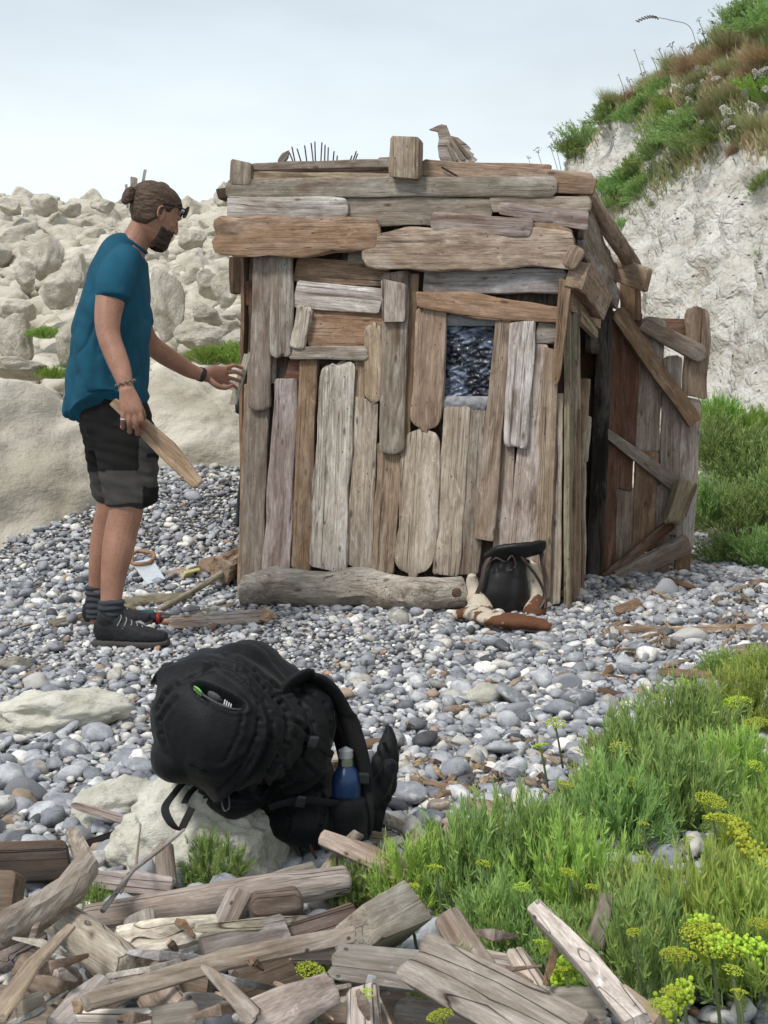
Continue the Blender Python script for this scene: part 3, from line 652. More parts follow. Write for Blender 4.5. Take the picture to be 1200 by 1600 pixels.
for (x, y, xb) in ((452,238,460),(464,232,472),(476,227,480),(486,223,490),(492,221,493),(503,222,501),(508,226,507),(513,230,512),(522,236,520),(527,243,526),(550,243,545),(557,236,549),(559,240,552),(456,229,462)):
    wood('spike', [P(xb, 258, 6.5), P(x, y, 6.5)], [.007, .005], .007, (0, 1, 0), 'd', 'cp', 'round', .5, fan)
wood('carved_scrap', [P(437, 256, 6.45), P(447, 243, 6.45), P(452, 236, 6.45)], [.03, .045, .012], .02, (1, 0, .5), 'g', 'cp', 'worn', 1.5, None, 'small pointed driftwood scrap on the roof left of the spike fan', 'driftwood')
for (x0, y0, x1, y1, w_, lab) in ((209,300,209,277,.10,'short flat post standing on the skyline behind the man\'s hair'), (216,300,227,265,.045,'thin leaning stake on the skyline behind the man\'s head'), (199,300,197,288,.04,'shortest stake on the skyline just above the hair bun')):
    wood('post', [P(x0, y0 + 25, 20), P(x1, y1, 20)], [w_, w_], w_ * .6, (1, 0, 0), 'cg', 'cc', 'rect', 1, None, lab, 'post')
# ---------------------------------------------------------------- soft-body building: lofts fused by a voxel remesh
def loft(V, Fc, secs, side=None, m=20, e=2.0):
    """secs: (centre, half size along 'side', half size across) - closed tapering tube with rounded ends"""
    cs = [Vector(s[0]) for s in secs]; st = len(V); n = len(secs)
    for i in range(n):
        ax = (cs[min(i + 1, n - 1)] - cs[max(i - 1, 0)]).normalized()
        sd = Vector(side) if side is not None else (Vector((1, 0, 0)) if abs(ax.x) < .8 else Vector((0, 0, 1)))
        a = (sd - ax * sd.dot(ax)).normalized(); b = ax.cross(a)
        for j in range(m):
            t = 2 * math.pi * j / m; ca, sa = math.cos(t), math.sin(t)
            ca = math.copysign(abs(ca) ** (2 / e), ca); sa = math.copysign(abs(sa) ** (2 / e), sa)
            V.append(tuple(cs[i] + a * ca * secs[i][1] + b * sa * secs[i][2]))
    for i in range(n - 1):
        for j in range(m): p = st + i * m + j; q = st + i * m + (j + 1) % m; Fc.append((p, q, q + m, p + m))
    for r, fl in ((0, 1), (n - 1, 0)):
        ax = (cs[1] - cs[0]).normalized() * -1 if r == 0 else (cs[-1] - cs[-2]).normalized()
        V.append(tuple(cs[r] + ax * min(secs[r][1], secs[r][2]) * .55)); ci = len(V) - 1; b0 = st + r * m
        for j in range(m):
            a_, b_ = b0 + j, b0 + (j + 1) % m; Fc.append((b_, a_, ci) if fl else (a_, b_, ci))
def smooth_path(pts, k=4):
    """Catmull-Rom through tuples (vector, r1, r2)"""
    out = []; n = len(pts)
    for i in range(n - 1):
        p0, p1, p2, p3 = pts[max(0, i - 1)], pts[i], pts[i + 1], pts[min(n - 1, i + 2)]
        for s in range(k):
            t = s / k
            def cr(a, b, c, d): return .5 * ((2 * b) + (c - a) * t + (2 * a - 5 * b + 4 * c - d) * t * t + (3 * b - a - 3 * c + d) * t ** 3)
            out.append((Vector([cr(p0[0][q], p1[0][q], p2[0][q], p3[0][q]) for q in range(3)]), max(.001, cr(p0[1], p1[1], p2[1], p3[1])), max(.001, cr(p0[2], p1[2], p2[2], p3[2]))))
    out.append((Vector(pts[-1][0]), pts[-1][1], pts[-1][2])); return out
def ell(V, Fc, c, r, M=None, su=14, sv=10):
    st = len(V); M = M or Matrix.Identity(3); c = Vector(c)
    for i in range(1, sv):
        t = math.pi * i / sv
        for j in range(su):
            p = 2 * math.pi * j / su; V.append(tuple(c + M @ Vector((r[0] * math.sin(t) * math.cos(p), r[1] * math.sin(t) * math.sin(p), r[2] * math.cos(t)))))
    V.append(tuple(c + M @ Vector((0, 0, r[2])))); V.append(tuple(c + M @ Vector((0, 0, -r[2])))); a, b = len(V) - 2, len(V) - 1
    for i in range(sv - 2):
        for j in range(su): p = st + i * su + j; q = st + i * su + (j + 1) % su; Fc.append((p, p + su, q + su, q))
    for j in range(su):
        Fc.append((a, st + j, st + (j + 1) % su)); e = st + (sv - 2) * su; Fc.append((b, e + (j + 1) % su, e + j))
def remesh(V, Fc, vox, it=4, disp=None):
    me = bpy.data.meshes.new('tmp'); me.from_pydata([tuple(v) for v in V], [], Fc); me.update()
    bm = bmesh.new(); bm.from_mesh(me); bmesh.ops.recalc_face_normals(bm, faces=bm.faces); bm.to_mesh(me); bm.free()
    o = bpy.data.objects.new('tmp', me); COL.objects.link(o)
    r = o.modifiers.new('r', 'REMESH'); r.mode = 'VOXEL'; r.voxel_size = vox
    s = o.modifiers.new('s', 'SMOOTH'); s.factor = .5; s.iterations = it
    bpy.context.view_layer.update(); dg = bpy.context.evaluated_depsgraph_get(); out = bpy.data.meshes.new_from_object(o.evaluated_get(dg))
    bpy.data.objects.remove(o)
    if disp:
        nv = len(out.vertices); co = np.empty(nv * 3); no = np.empty(nv * 3); out.vertices.foreach_get('co', co); out.vertices.foreach_get('normal', no); co = co.reshape(-1, 3); no = no.reshape(-1, 3)
        for i in range(nv):
            p = Vector(co[i]); d = disp(p, no[i])
            if isinstance(d, Vector): co[i] += d
            else: co[i] += no[i] * d
        out.vertices.foreach_set('co', co.ravel()); out.update()
    out.polygons.foreach_set('use_smooth', [True] * len(out.polygons)); return out
def put(name, me, mat, base, parent=None):
    me.transform(Matrix.Translation(-Vector(base))); me.name = name; me.materials.clear(); me.materials.append(mat)
    o = bpy.data.objects.new(name, me); link(o, parent)
    if parent is None: o.location = base
    return o
def bezier_strip(pts, w, t, up, n=40):
    """flat strap: rounded ribbon along a smooth path"""
    V = []; Fc = []; pp = smooth_path([(Vector(p), w if not hasattr(w, '__len__') else w[i], 1) for i, p in enumerate(pts)], max(2, n // max(1, len(pts) - 1)))
    m = 8; N_ = len(pp)
    for i, (c, ww, _) in enumerate(pp):
        ax = (pp[min(i + 1, N_ - 1)][0] - pp[max(i - 1, 0)][0]).normalized(); u = up[i * len(up) // N_] if isinstance(up, list) else up; u = Vector(u); a = (u - ax * u.dot(ax)).normalized(); b = ax.cross(a)
        for y, z in ((-1, .3), (-.8, 1), (.8, 1), (1, .3), (1, -.3), (.8, -1), (-.8, -1), (-1, -.3)): V.append(tuple(c + a * y * ww / 2 + b * z * t / 2))
    for i in range(N_ - 1):
        for j in range(m): p = i * m + j; q = i * m + (j + 1) % m; Fc.append((p, q, q + m, p + m))
    Fc.append(tuple(range(m))); Fc.append(tuple(reversed(range((N_ - 1) * m, N_ * m)))); return V, Fc
def strap(name, pts, w, t, up, mat, base, parent, n=40):
    V, Fc = bezier_strip(pts, w, t, up, n); me = bpy.data.meshes.new(name); me.from_pydata(V, [], Fc); me.update(); me.polygons.foreach_set('use_smooth', [True] * len(me.polygons)); return put(name, me, mat, base, parent)
def cord(name, pts, r, mat, base, parent, m=8, cyc=False, k=5):
    V = []; Fc = []; loft(V, Fc, smooth_path([(Vector(p), r, r) for p in pts], k), None, m); me = bpy.data.meshes.new(name); me.from_pydata(V, [], Fc); me.update(); me.polygons.foreach_set('use_smooth', [True] * len(Fc)); return put(name, me, mat, base, parent)
def lf(V, Fc, pts, side=None, m=20, k=4, e=2.0): loft(V, Fc, smooth_path(pts, k), side, m, e)
# ---------------------------------------------------------------- the man
def m_skin():
    m, t, b = mat_new('skin', .5, .35); v = coords(t, rnd=False)
    col = mixc(t, mr(t, nz(t, v, 9, 4), .35, .65), (.27, .135, .09), (.375, .20, .135)); col = mixc(t, mth(t, 'MULTIPLY', mr(t, nz(t, v, 140, 3), .48, .66), .4), col, (.20, .085, .055))
    L(t, col, b.inputs['Base Color']); b.inputs['Subsurface Weight'].default_value = .12; b.inputs['Subsurface Radius'].default_value = (.01, .004, .002); b.inputs['Subsurface Scale'].default_value = .5
    bump(t, b, nz(t, v, 350, 3), .0008, .5); return m
def m_hair(name, c1, c2):
    m, t, b = mat_new(name, .6, .35); v = coords(t, rnd=False); s = nz(t, scaled(t, v, (16, 170, 240)), 1, 4, .6, .4)
    L(t, mixc(t, mr(t, s, .38, .66), c1, c2), b.inputs['Base Color']); bump(t, b, s, .003, .9); return m
def build_person():
    base = Vector((-1.0, 5.05, 0)); SK = m_skin()
    V = []; Fc = []
    r = lambda px, d: px * d / F
    # trunk (mostly under the clothes), neck
    lf(V, Fc, [(P(180, 680, 5.08), .13, .14), (P(172, 600, 5.08), .10, .12), (P(175, 500, 5.08), .09, .11), (P(188, 425, 5.08), .07, .12), (P(204, 392, 5.08), .06, .09), (P(213, 375, 5.08), .056, .056), (P(228, 350, 5.08), .056, .052)], (1, 0, 0))
    # legs
    lf(V, Fc, [(P(188, 680, 5.0), .09, .085), (P(197, 745, 4.97), .08, .078), (P(198, 790, 4.95), .067, .064), (P(190, 828, 4.94), .064, .058), (P(184, 860, 4.92), .061, .058), (P(178, 895, 4.9), .05, .048), (P(174, 932, 4.88), .041, .038), (P(172, 965, 4.87), .038, .036), (P(172, 1000, 4.86), .04, .034)], (1, 0, 0))
    lf(V, Fc, [(P(176, 680, 5.16), .09, .085), (P(180, 745, 5.2), .08, .078), (P(178, 780, 5.21), .066, .062), (P(170, 815, 5.22), .062, .056), (P(164, 845, 5.23), .060, .057), (P(158, 880, 5.24), .05, .048), (P(154, 915, 5.25), .041, .038), (P(152, 945, 5.26), .038, .035), (P(154, 972, 5.27), .04, .034)], (1, 0, 0))
    # near arm with its hand round the stick
    lf(V, Fc, [(P(193, 412, 4.98), .05, .05), (P(178, 440, 4.9), .06, .058), (P(172, 470, 4.87), .056, .054), (P(168, 503, 4.84), .049, .048), (P(171, 528, 4.82), .044, .042), (P(181, 556, 4.79), .042, .038), (P(190, 580, 4.77), .037, .032), (P(196, 602, 4.75), .029, .025), (P(199, 614, 4.745), .030, .022)], (1, 0, 0))
    dn = 4.735
    lf(V, Fc, [(P(198, 608, dn), .028, .020), (P(202, 624, dn - .005), .038, .019), (P(206, 640, dn - .01), .042, .017), (P(207, 648, dn - .008), .038, .013)], (1, 0, -.25))
    for (bx, by, mx, my, tx, ty, rr, dz) in ((193, 643, 192, 655, 192, 668, .0098, 0), (202, 646, 202, 660, 203, 675, .0105, 0), (211, 647, 213, 662, 215, 678, .0103, 0), (219, 645, 222, 656, 224, 668, .0095, 0)):
        lf(V, Fc, [(P(bx, by - 8, dn - .004), rr * 1.05, rr), (P(bx, by, dn - .012), rr * 1.05, rr), (P(mx, my, dn - .012), rr, rr), (P((mx + tx) / 2, (my + ty) / 2, dn + .004), rr * .93, rr * .93), (P(tx, ty, dn + .026), rr * .88, rr * .85), (P(tx - 2, ty - 2, dn + .045), rr * .78, rr * .75)], None, 12)
    lf(V, Fc, [(P(208, 618, dn + .005), .014, .014), (P(216, 632, dn + .012), .0135, .013), (P(223, 645, dn + .03), .0115, .011), (P(224, 655, dn + .05), .0095, .009), (P(219, 659, dn + .062), .008, .008)], None, 12)
    # far arm reaching to the hut
    lf(V, Fc, [(P(206, 415, 5.22), .055, .05), (P(210, 455, 5.26), .052, .048), (P(217, 495, 5.32), .047, .046), (P(230, 531, 5.40), .044, .043), (P(252, 551, 5.48), .044, .041), (P(277, 567, 5.56), .040, .036), (P(297, 579, 5.62), .034, .030), (P(314, 585, 5.66), .029, .024), (P(324, 587, 5.69), .030, .022)], (0, 0, 1))
    lf(V, Fc, [(P(320, 586, 5.68), .028, .020), (P(334, 585, 5.715), .038, .017), (P(347, 586, 5.745), .041, .016), (P(352, 587, 5.755), .036, .012)], (0, 0, 1))
    for i, (y0, xm, ym, xt, yt, dd) in enumerate(((575, 365, 571, 379, 575, 0), (582, 366, 581, 380, 586, .01), (590, 364, 592, 376, 596, .02), (597, 360, 601, 370, 606, .03))):
        rr = (.0098, .0103, .0098, .0088)[i]
        lf(V, Fc, [(P(342, y0 + 1, 5.74), rr * 1.05, rr), (P(352, y0, 5.76), rr * 1.05, rr), (P(xm, ym, 5.80), rr, rr), (P((xm + xt) / 2 + 1, (ym + yt) / 2, 5.825), rr * .93, rr * .93), (P(xt, yt, 5.84), rr * .85, rr * .85)], None, 12)
    lf(V, Fc, [(P(328, 594, 5.68), .014, .014), (P(340, 603, 5.68), .0135, .013), (P(352, 606, 5.70), .0115, .011), (P(362, 602, 5.74), .0095, .009)], None, 12)
    # head in its own frame: x forward, y to his left, z up
    HC = P(241, 336, 5.08); yaw, pitch = R(33), R(23)
    HM = Matrix.Rotation(yaw, 3, 'Z') @ Matrix.Rotation(pitch, 3, 'Y'); T = lambda x, y, z: HC + HM @ Vector((x, y, z))
    SL = [(-.116, .050, .028, .030), (-.100, .040, .050, .045), (-.078, .027, .068, .056), (-.05, .015, .082, .064), (-.02, .004, .092, .070), (.01, -.003, .097, .074), (.04, -.007, .099, .0765), (.065, -.009, .093, .073), (.088, -.010, .077, .060), (.104, -.010, .053, .042), (.113, -.010, .025, .02)]
    def skull(z):
        for a, b in zip(SL, SL[1:]):
            if z <= b[0]: f = max(0, (z - a[0]) / (b[0] - a[0])); return [a[k] + (b[k] - a[k]) * f for k in (1, 2, 3)]
        return SL[-1][1:]
    st = len(V); m = 28
    for z, xc, rl, rw in SL:
        for j in range(m): a = 2 * math.pi * j / m; V.append(tuple(T(xc + rl * math.cos(a), rw * math.sin(a), z)))
    for i in range(len(SL) - 1):
        for j in range(m): p = st + i * m + j; q = st + i * m + (j + 1) % m; Fc.append((p, q, q + m, p + m))
    Fc.append(tuple(reversed(range(st, st + m)))); Fc.append(tuple(range(st + (len(SL) - 1) * m, st + len(SL) * m)))
    lf(V, Fc, [(T(.090, 0, .022), .009, .010), (T(.099, 0, .002), .008, .010), (T(.107, 0, -.018), .009, .012), (T(.104, 0, -.027), .008, .011)], (0, 1, 0), 12)
    for s in (-1, 1):
        ell(V, Fc, T(.096, s * .013, -.026), (.011, .007, .008), HM)          # nostril wing
        ell(V, Fc, T(.084, s * .034, .024), (.013, .022, .008), HM)          # brow
        ell(V, Fc, T(.062, s * .045, -.018), (.022, .018, .016), HM)         # cheekbone
        ell(V, Fc, T(.079, s * .031, .006), (.012, .014, .0105), HM)         # lids
        for k in range(14):                                                   # ear rim, lobe and inner fold
            a = R(-60 + k * 22); ell(V, Fc, T(-.004 - .004 * math.sin(a) + .0155 * math.cos(a), s * (.078 + .006 * (math.cos(a) < .2)), -.004 + .026 * math.sin(a)), (.0052, .0045, .0052), HM, 8, 6)
        ell(V, Fc, T(-.004, s * .074, -.006), (.013, .006, .022), HM); ell(V, Fc, T(.006, s * .078, -.030), (.007, .005, .009), HM, 8, 6)
    ell(V, Fc, T(.091, 0, -.049), (.011, .024, .006), HM); ell(V, Fc, T(.089, 0, -.061), (.011, .021, .007), HM); ell(V, Fc, T(.075, 0, -.094), (.022, .024, .018), HM)
    body = put('person', remesh(V, Fc, .0036, 3), SK, base)
    tag(body, 'man in a teal t-shirt and dark shorts holding a wooden slat beside the hut', 'person')
    # eyes
    for s in (-1, 1):
        VV = []; FF = []; ell(VV, FF, T(.0835, s * .031, .005), (.0095, .0095, .0085), HM); me = bpy.data.meshes.new('eye'); me.from_pydata(VV, [], FF); me.update(); me.polygons.foreach_set('use_smooth', [True] * len(FF)); put('eye', me, m_plain('eye', (.10, .07, .06), .15), base, body)
    # hair pulled back, beard
    def shell(name, pred, off, mat, zr, seed):
        VV = []; FF = []; nz_, na = 70, 150; idx = {}
        for i in range(nz_ + 1):
            z = zr[0] + (zr[1] - zr[0]) * i / nz_; zz = min(z, .1125); xc, rl, rw = skull(zz)
            if z > .104: k = max(0.02, 1 - (z - .104) / (zr[1] - .104 + 1e-6)) ** .5; rl *= k; rw *= k
            for j in range(na):
                a = 2 * math.pi * j / na; x, y = xc + rl * math.cos(a), rw * math.sin(a); d = pred(x, y, z, a); n_ = Vector((math.cos(a) / rl, math.sin(a) / rw, 0)).normalized() + Vector((0, 0, .9 * sm(.05, .11, z) - .5 * sm(-.08, -.115, z))); n_.normalize()
                w_ = sm(-.004, .014, d); st_ = noise.noise(Vector((x * 22, y * 120, z * 120 + seed)))
                p = Vector((x, y, z)) + n_ * (-.004 + (off(x, y, z) + .004 + .003 * st_) * w_); idx[(i, j)] = len(VV); VV.append(tuple(T(*p)))
        for i in range(nz_):
            for j in range(na):
                z = zr[0] + (zr[1] - zr[0]) * (i + .5) / nz_; xc, rl, rw = skull(min(z, .1125)); a = 2 * math.pi * (j + .5) / na
                if pred(xc + rl * math.cos(a), rw * math.sin(a), z, a) > -.006: FF.append((idx[(i, j)], idx[(i, (j + 1) % na)], idx[(i + 1, (j + 1) % na)], idx[(i + 1, j)]))
        me = bpy.data.meshes.new(name); me.from_pydata(VV, [], FF); me.update(); me.polygons.foreach_set('use_smooth', [True] * len(FF)); return put(name, me, mat, base, body)
    HAIR = m_hair('hair', (.03, .017, .011), (.12, .072, .042)); BEARD = m_hair('beard', (.016, .009, .006), (.055, .030, .018))
    def hp(x, y, z, a):
        line = .062 - (.07 - x) * .0 if x > .055 else (.028 + (x - .03) * 1.2 if x > .03 else (.012 if x > .0 else -.066 + (x + .0) * .0 + max(0, x + .03) * 1.6))
        if x > .058: return min(z - .058, .02)
        return z - line
    hair = shell('hair', hp, lambda x, y, z: .010 + .006 * sm(.02, .1, z), HAIR, (-.075, .124), 3)
    VV = []; FF = []
    for k in range(30):
        a = k * .62; rr = .016 - .0003 * k; lf(VV, FF, [(T(-.118 + .010 * math.sin(a) - .006, .014 * math.cos(a * 1.3), .020 + .026 * math.cos(a)), .012, .010), (T(-.128 + .006 * math.sin(a + 1), .016 * math.cos(a * 1.3 + 1), .020 + .028 * math.cos(a + 1)), .012, .010), (T(-.120, .012 * math.cos(a + 2), .017 + .024 * math.cos(a + 2)), .009, .009)], None, 8)
    lf(VV, FF, [(T(-.085, 0, .035), .034, .034), (T(-.105, 0, .025), .022, .022), (T(-.12, 0, .02), .02, .022)], (0, 1, 0), 14)
    put('hair_bun', remesh(VV, FF, .0028, 1, lambda p, n: .0016 * noise.noise(p * 140)), HAIR, base, body)
    def bp(x, y, z, a):
        if x < .022: return -.02
        up_ = -.052 if x < .06 else (-.034 if abs(y) < .030 else -.045)
        if abs(y) < .018 and x > .06 and -.062 < z < -.045: return -.008
        side = (x - .022) * .6 - max(0, z + .045) * 1.4
        return min(up_ - z + .012, side + .004) if x < .05 else up_ - z + .010
    shell('beard', bp, lambda x, y, z: .004 + .008 * sm(-.07, -.112, z) * sm(.02, .07, x), BEARD, (-.1155, -.01), 9)
    VV = []; FF = []; ell(VV, FF, T(.066, 0, -.110), (.028, .024, .014), HM); ell(VV, FF, T(.082, 0, -.098), (.018, .022, .018), HM)
    put('chin_beard', remesh(VV, FF, .0028, 2, lambda p, n: .004 * noise.noise(p * 130)), BEARD, base, body)
    # sunglasses pushed up on the forehead
    BLK = m_plain('black_plastic', (.012, .012, .014), .25)
    VV = []; FF = []
    for s in (-1, 1):
        lf(VV, FF, [(T(.108, s * .012, .060), .019, .004), (T(.110, s * .035, .062), .024, .004), (T(.099, s * .06, .060), .022, .004), (T(.088, s * .071, .056), .012, .004)], HM @ Vector((0, 0, 1)), 10)
        lf(VV, FF, [(T(.088, s * .073, .058), .004, .003), (T(.03, s * .085, .045), .004, .003), (T(-.01, s * .084, .03), .004, .003)], None, 8)
    lf(VV, FF, [(T(.109, -.014, .062), .004, .004), (T(.111, 0, .064), .004, .004), (T(.109, .014, .062), .004, .004)], None, 8)
    me = bpy.data.meshes.new('sunglasses'); me.from_pydata(VV, [], FF); me.update(); put('sunglasses', me, BLK, base, body)
    # t-shirt
    VV = []; FF = []
    lf(VV, FF, [(P(206, 378, 5.08), .058, .070), (P(197, 390, 5.08), r(33, 5.08), .12), (P(192, 405, 5.08), r(38, 5.08), .165), (P(185, 440, 5.08), r(46, 5.08), .195), (P(181, 475, 5.08), r(51, 5.08), .195), (P(175, 515, 5.08), r(57, 5.08), .185), (P(171, 571, 5.08), r(60, 5.08), .18), (P(169, 615, 5.08), r(61, 5.08), .185), (P(167, 641, 5.08), r(61, 5.08), .188)], (1, 0, .0), 40, 5, 2.3)
    # sleeves
    lf(VV, FF, [(P(197, 402, 5.0), .066, .062), (P(186, 422, 4.92), .072, .066), (P(179, 446, 4.885), .070, .066), (P(177, 466, 4.87), .070, .064)], (1, 0, 0), 24)
    lf(VV, FF, [(P(200, 408, 5.2), .066, .062), (P(206, 440, 5.25), .068, .064), (P(210, 478, 5.29), .066, .062), (P(216, 508, 5.33), .064, .060)], (1, 0, 0), 24)
    zt = P(0, 641, 5.08).z; xm = P(170, 0, 5.08).x
    def sd(p, n):
        h = p.z; dz = 0; q = Vector((p.x, p.y, h))
        near_hem = sm(zt + .10, zt - .03, h) * (1 if p.y > 4.8 else 1)
        in_trunk = 4.88 < p.y < 5.29
        if near_hem > 0 and in_trunk:
            side = abs(p.y - 5.08) / .19; back = (xm - p.x) / .15
            dz = near_hem * (.085 * side ** 2 * (1 - .5 * max(0, back)) - .035 * back)
        diag = .009 * math.sin((p.x * 26 + h * 16) + 3 * noise.noise(q * 4)) * sm(1.40, 1.0, h) * sm(.2, .6, abs(noise.noise(q * 3 + Vector((4, 4, 4)))) * 2.5)
        f = .004 + .026 * noise.noise(Vector((p.x * 11, p.y * 11, h * 2.4))) * sm(1.40, 1.05, h) * (1 if p.y > 4.9 or h < 1.25 else .3) + .0035 * noise.noise(Vector((p.x * 24 + h * 9, p.y * 24, h * 10 - p.x * 14))) - .008 * (1 - abs(noise.noise(Vector((p.x * 15 - h * 6, p.y * 9, h * 5 + p.x * 6 + 30))))) ** 5 + diag
        slv = sm(4.97, 4.93, p.y) * sm(1.22, 1.27, h); f = f * (1 - .85 * slv) + slv * .0035 * math.sin(h * 38 + p.x * 60 + 3 * noise.noise(q * 5)); f *= 1 - .7 * sm(1.38, 1.46, h)
        return Vector(n) * f + Vector((0, 0, dz))
    shirt = put('t_shirt', remesh(VV, FF, .006, 5, sd), m_fabric('teal_cotton', (.010, .072, .118), .9, 500, .001, .25), base, body)
    cc = P(209, 381, 5.08); cord('collar', [cc + Vector((.87, 0, -.62)) * .055 * math.cos(a) + Vector((0, .066 * math.sin(a), 0)) for a in [k * math.pi / 8 for k in range(17)]], .0075, m_fabric('teal_rib', (.008, .07, .125)), base, body, 10, False, 3)
    # shorts with grey panels
    VV = []; FF = []
    lf(VV, FF, [(P(176, 612, 5.08), r(50, 5.08), .155), (P(176, 640, 5.08), r(56, 5.08), .165), (P(184, 672, 5.08), r(57, 5.08), .175), (P(190, 695, 5.08), r(54, 5.08), .17)], (1, 0, 0), 30)
    lf(VV, FF, [(P(190, 670, 5.0), r(52, 5.0), .10), (P(198, 705, 4.98), r(49, 5.0), .10), (P(202, 740, 4.96), r(46, 5.0), .095), (P(206, 772, 4.95), r(42, 5.0), .09), (P(207, 786, 4.95), r(41, 5.0), .088)], (1, 0, 0), 26)
    lf(VV, FF, [(P(178, 660, 5.14), r(54, 5.16), .11), (P(180, 705, 5.17), r(48, 5.2), .11), (P(182, 740, 5.20), r(45, 5.2), .10), (P(185, 766, 5.21), r(41, 5.2), .09), (P(186, 778, 5.22), r(40, 5.2), .088)], (1, 0, 0), 26)
    sh = remesh(VV, FF, .006, 3, lambda p, n: -.004 + .010 * noise.noise(Vector((p.x * 14, p.y * 14, p.z * 6))) + .007 * noise.noise(Vector((p.x * 10 + p.z * 30, p.y * 20, p.z * 26))))
    at = sh.color_attributes.new('panel', 'FLOAT_COLOR', 'POINT'); cols = []
    for v in sh.vertices:
        p = v.co; px = 600 + p.x / p.y * F; py = HY - (p.z - H) / p.y * F
        g = (py > 735 - .04 * (px - 200)) or (px > 217 and py > 684 and py < 762)
        if px > 223 and py > 761: g = False
        if 229 < px and 708 < py < 716: g = False
        c = .055 if g else .009; cols += [c, c * .95, c * .92, 1]
    at.data.foreach_set('color', cols)
    ms, t, b = mat_new('shorts_cloth', .9, .2); a = N(t, 'ShaderNodeAttribute', attribute_name='panel'); v = coords(t, rnd=False)
    L(t, mixc(t, 1, a.outputs['Color'], mixc(t, nz(t, v, 30, 4), (.75, .75, .78), (1.25, 1.25, 1.22)), 'MULTIPLY'), b.inputs['Base Color']); bump(t, b, nz(t, v, 300, 3), .001, .6)
    put('shorts', sh, ms, base, body)
    # socks and shoes
    SOCK = m_fabric('grey_sock', (.045, .05, .06), .95, 400, .002)
    for (x0, y0, x1, y1, d) in ((174, 940, 172, 992, 4.87), (152, 914, 153, 962, 5.26)):
        VV = []; FF = []; lf(VV, FF, [(P(x0, y0, d), .048, .045), (P(x0, y0 + 6, d), .050, .047), (P((x0 + x1) / 2, (y0 + y1) / 2, d), .047, .044), (P(x1 + 2, y1, d), .052, .044)], (1, 0, 0), 24)
        put('sock', remesh(VV, FF, .004, 2, lambda p, n: .0035 * math.sin(p.z * 260 + 2 * noise.noise(p * 20))), SOCK, base, body)
    SHOE = m_fabric('shoe_mesh', (.022, .022, .025), .7, 300, .002, .4); SOLE = m_plain('shoe_sole', (.05, .048, .045), .8); LACE = m_plain('lace', (.22, .22, .23), .7)
    for (px, d, dy) in ((146, 4.85, -.03), (128, 5.28, .02)):
        o = P(px, 0, d); o.z = .012; fwd = Vector((1, dy, 0)).normalized(); sidev = Vector((-fwd.y, fwd.x, 0))
        q = lambda a, h, s=0: o + fwd * a + Vector((0, 0, h)) + sidev * s
        VV = []; FF = []
        lf(VV, FF, [(q(.012, .052), .040, .026), (q(.04, .056), .050, .038), (q(.09, .056), .050, .040), (q(.14, .050), .042, .044), (q(.19, .040), .033, .049), (q(.24, .033), .027, .047), (q(.275, .029), .022, .034)], (0, 0, 1), 22, 4, 2.6)
        lf(VV, FF, [(q(.05, .08), .044, .040), (q(.065, .105), .048, .042)], (1, 0, 0), 18); lf(VV, FF, [(q(.095, .105), .014, .026), (q(.13, .088), .014, .028), (q(.17, .068), .012, .028)], (0, 0, 1), 12)
        shoe = put('shoe', remesh(VV, FF, .0038, 2, lambda p, n: .0016 * noise.noise(p * 60)), SHOE, base, body)
        VV = []; FF = []; lf(VV, FF, [(q(.002, .008), .016, .030), (q(.05, .008), .018, .041), (q(.11, .009), .016, .038), (q(.19, .007), .016, .051), (q(.25, .009), .015, .047), (q(.287, .014), .012, .030)], (0, 0, 1), 20, 4, 3.2)
        put('sole', remesh(VV, FF, .0038, 1, lambda p, n: .003 * (math.sin(p.x * 380) > 0) * (p.z < .012)), SOLE, base, shoe)
        for k in range(6):
            a = .10 + k * .020; hh = .112 - k * .010; cord('lace', [q(a, hh - .034, -.040), q(a + .012, hh - .006, -.026), q(a + .004, hh + .003, 0), q(a - .006, hh - .008, .028)], .0026, LACE, base, shoe, 6)
    # watch, bracelet, rings
    V_ = []; F_ = []; c0, c1 = P(311, 584, 5.655), P(317, 586, 5.67); ax = (c1 - c0).normalized(); lf(V_, F_, [(c0, .0325, .0275), (c1, .0325, .0275)], (0, 0, 1), 24, 1)
    me = bpy.data.meshes.new('w'); me.from_pydata(V_, [], F_); wt = put('watch', me, m_plain('watch_band', (.02, .022, .024), .5), base, body)
    V_ = []; F_ = []; ell(V_, F_, P(314, 585, 5.64), (.012, .010, .018), None); me = bpy.data.meshes.new('w'); me.from_pydata(V_, [], F_); put('watch_case', me, m_plain('watch_face', (.03, .035, .035), .12, .3), base, wt)
    V_ = []; F_ = []
    for k in range(22):
        a = k / 22 * 6.283; c = P(196, 599, 4.752); ell(V_, F_, c + Vector((.035 * math.cos(a), .030 * math.sin(a), .010 * math.cos(a) * 1 + (.003 if k % 2 else -.001))), (.0048, .0042, .0045), None, 8, 6)
    me = bpy.data.meshes.new('b'); me.from_pydata(V_, [], F_); put('bracelet', me, m_plain('beads', (.16, .14, .12), .35, .3, .5, .8, 120), base, body)
    for (x, y, c) in ((192.5, 655, (.55, .55, .55)), (212, 656, (.6, .4, .15))):
        V_ = []; F_ = []; lf(V_, F_, [(P(x, y - 1.2, 4.724), .0115, .0115), (P(x, y + 1.2, 4.724), .0115, .0115)], (1, 0, 0), 18, 1); me = bpy.data.meshes.new('ring'); me.from_pydata(V_, [], F_); put('ring', me, m_plain('ring_metal', c, .25, 1), base, body)
    return body
build_person()
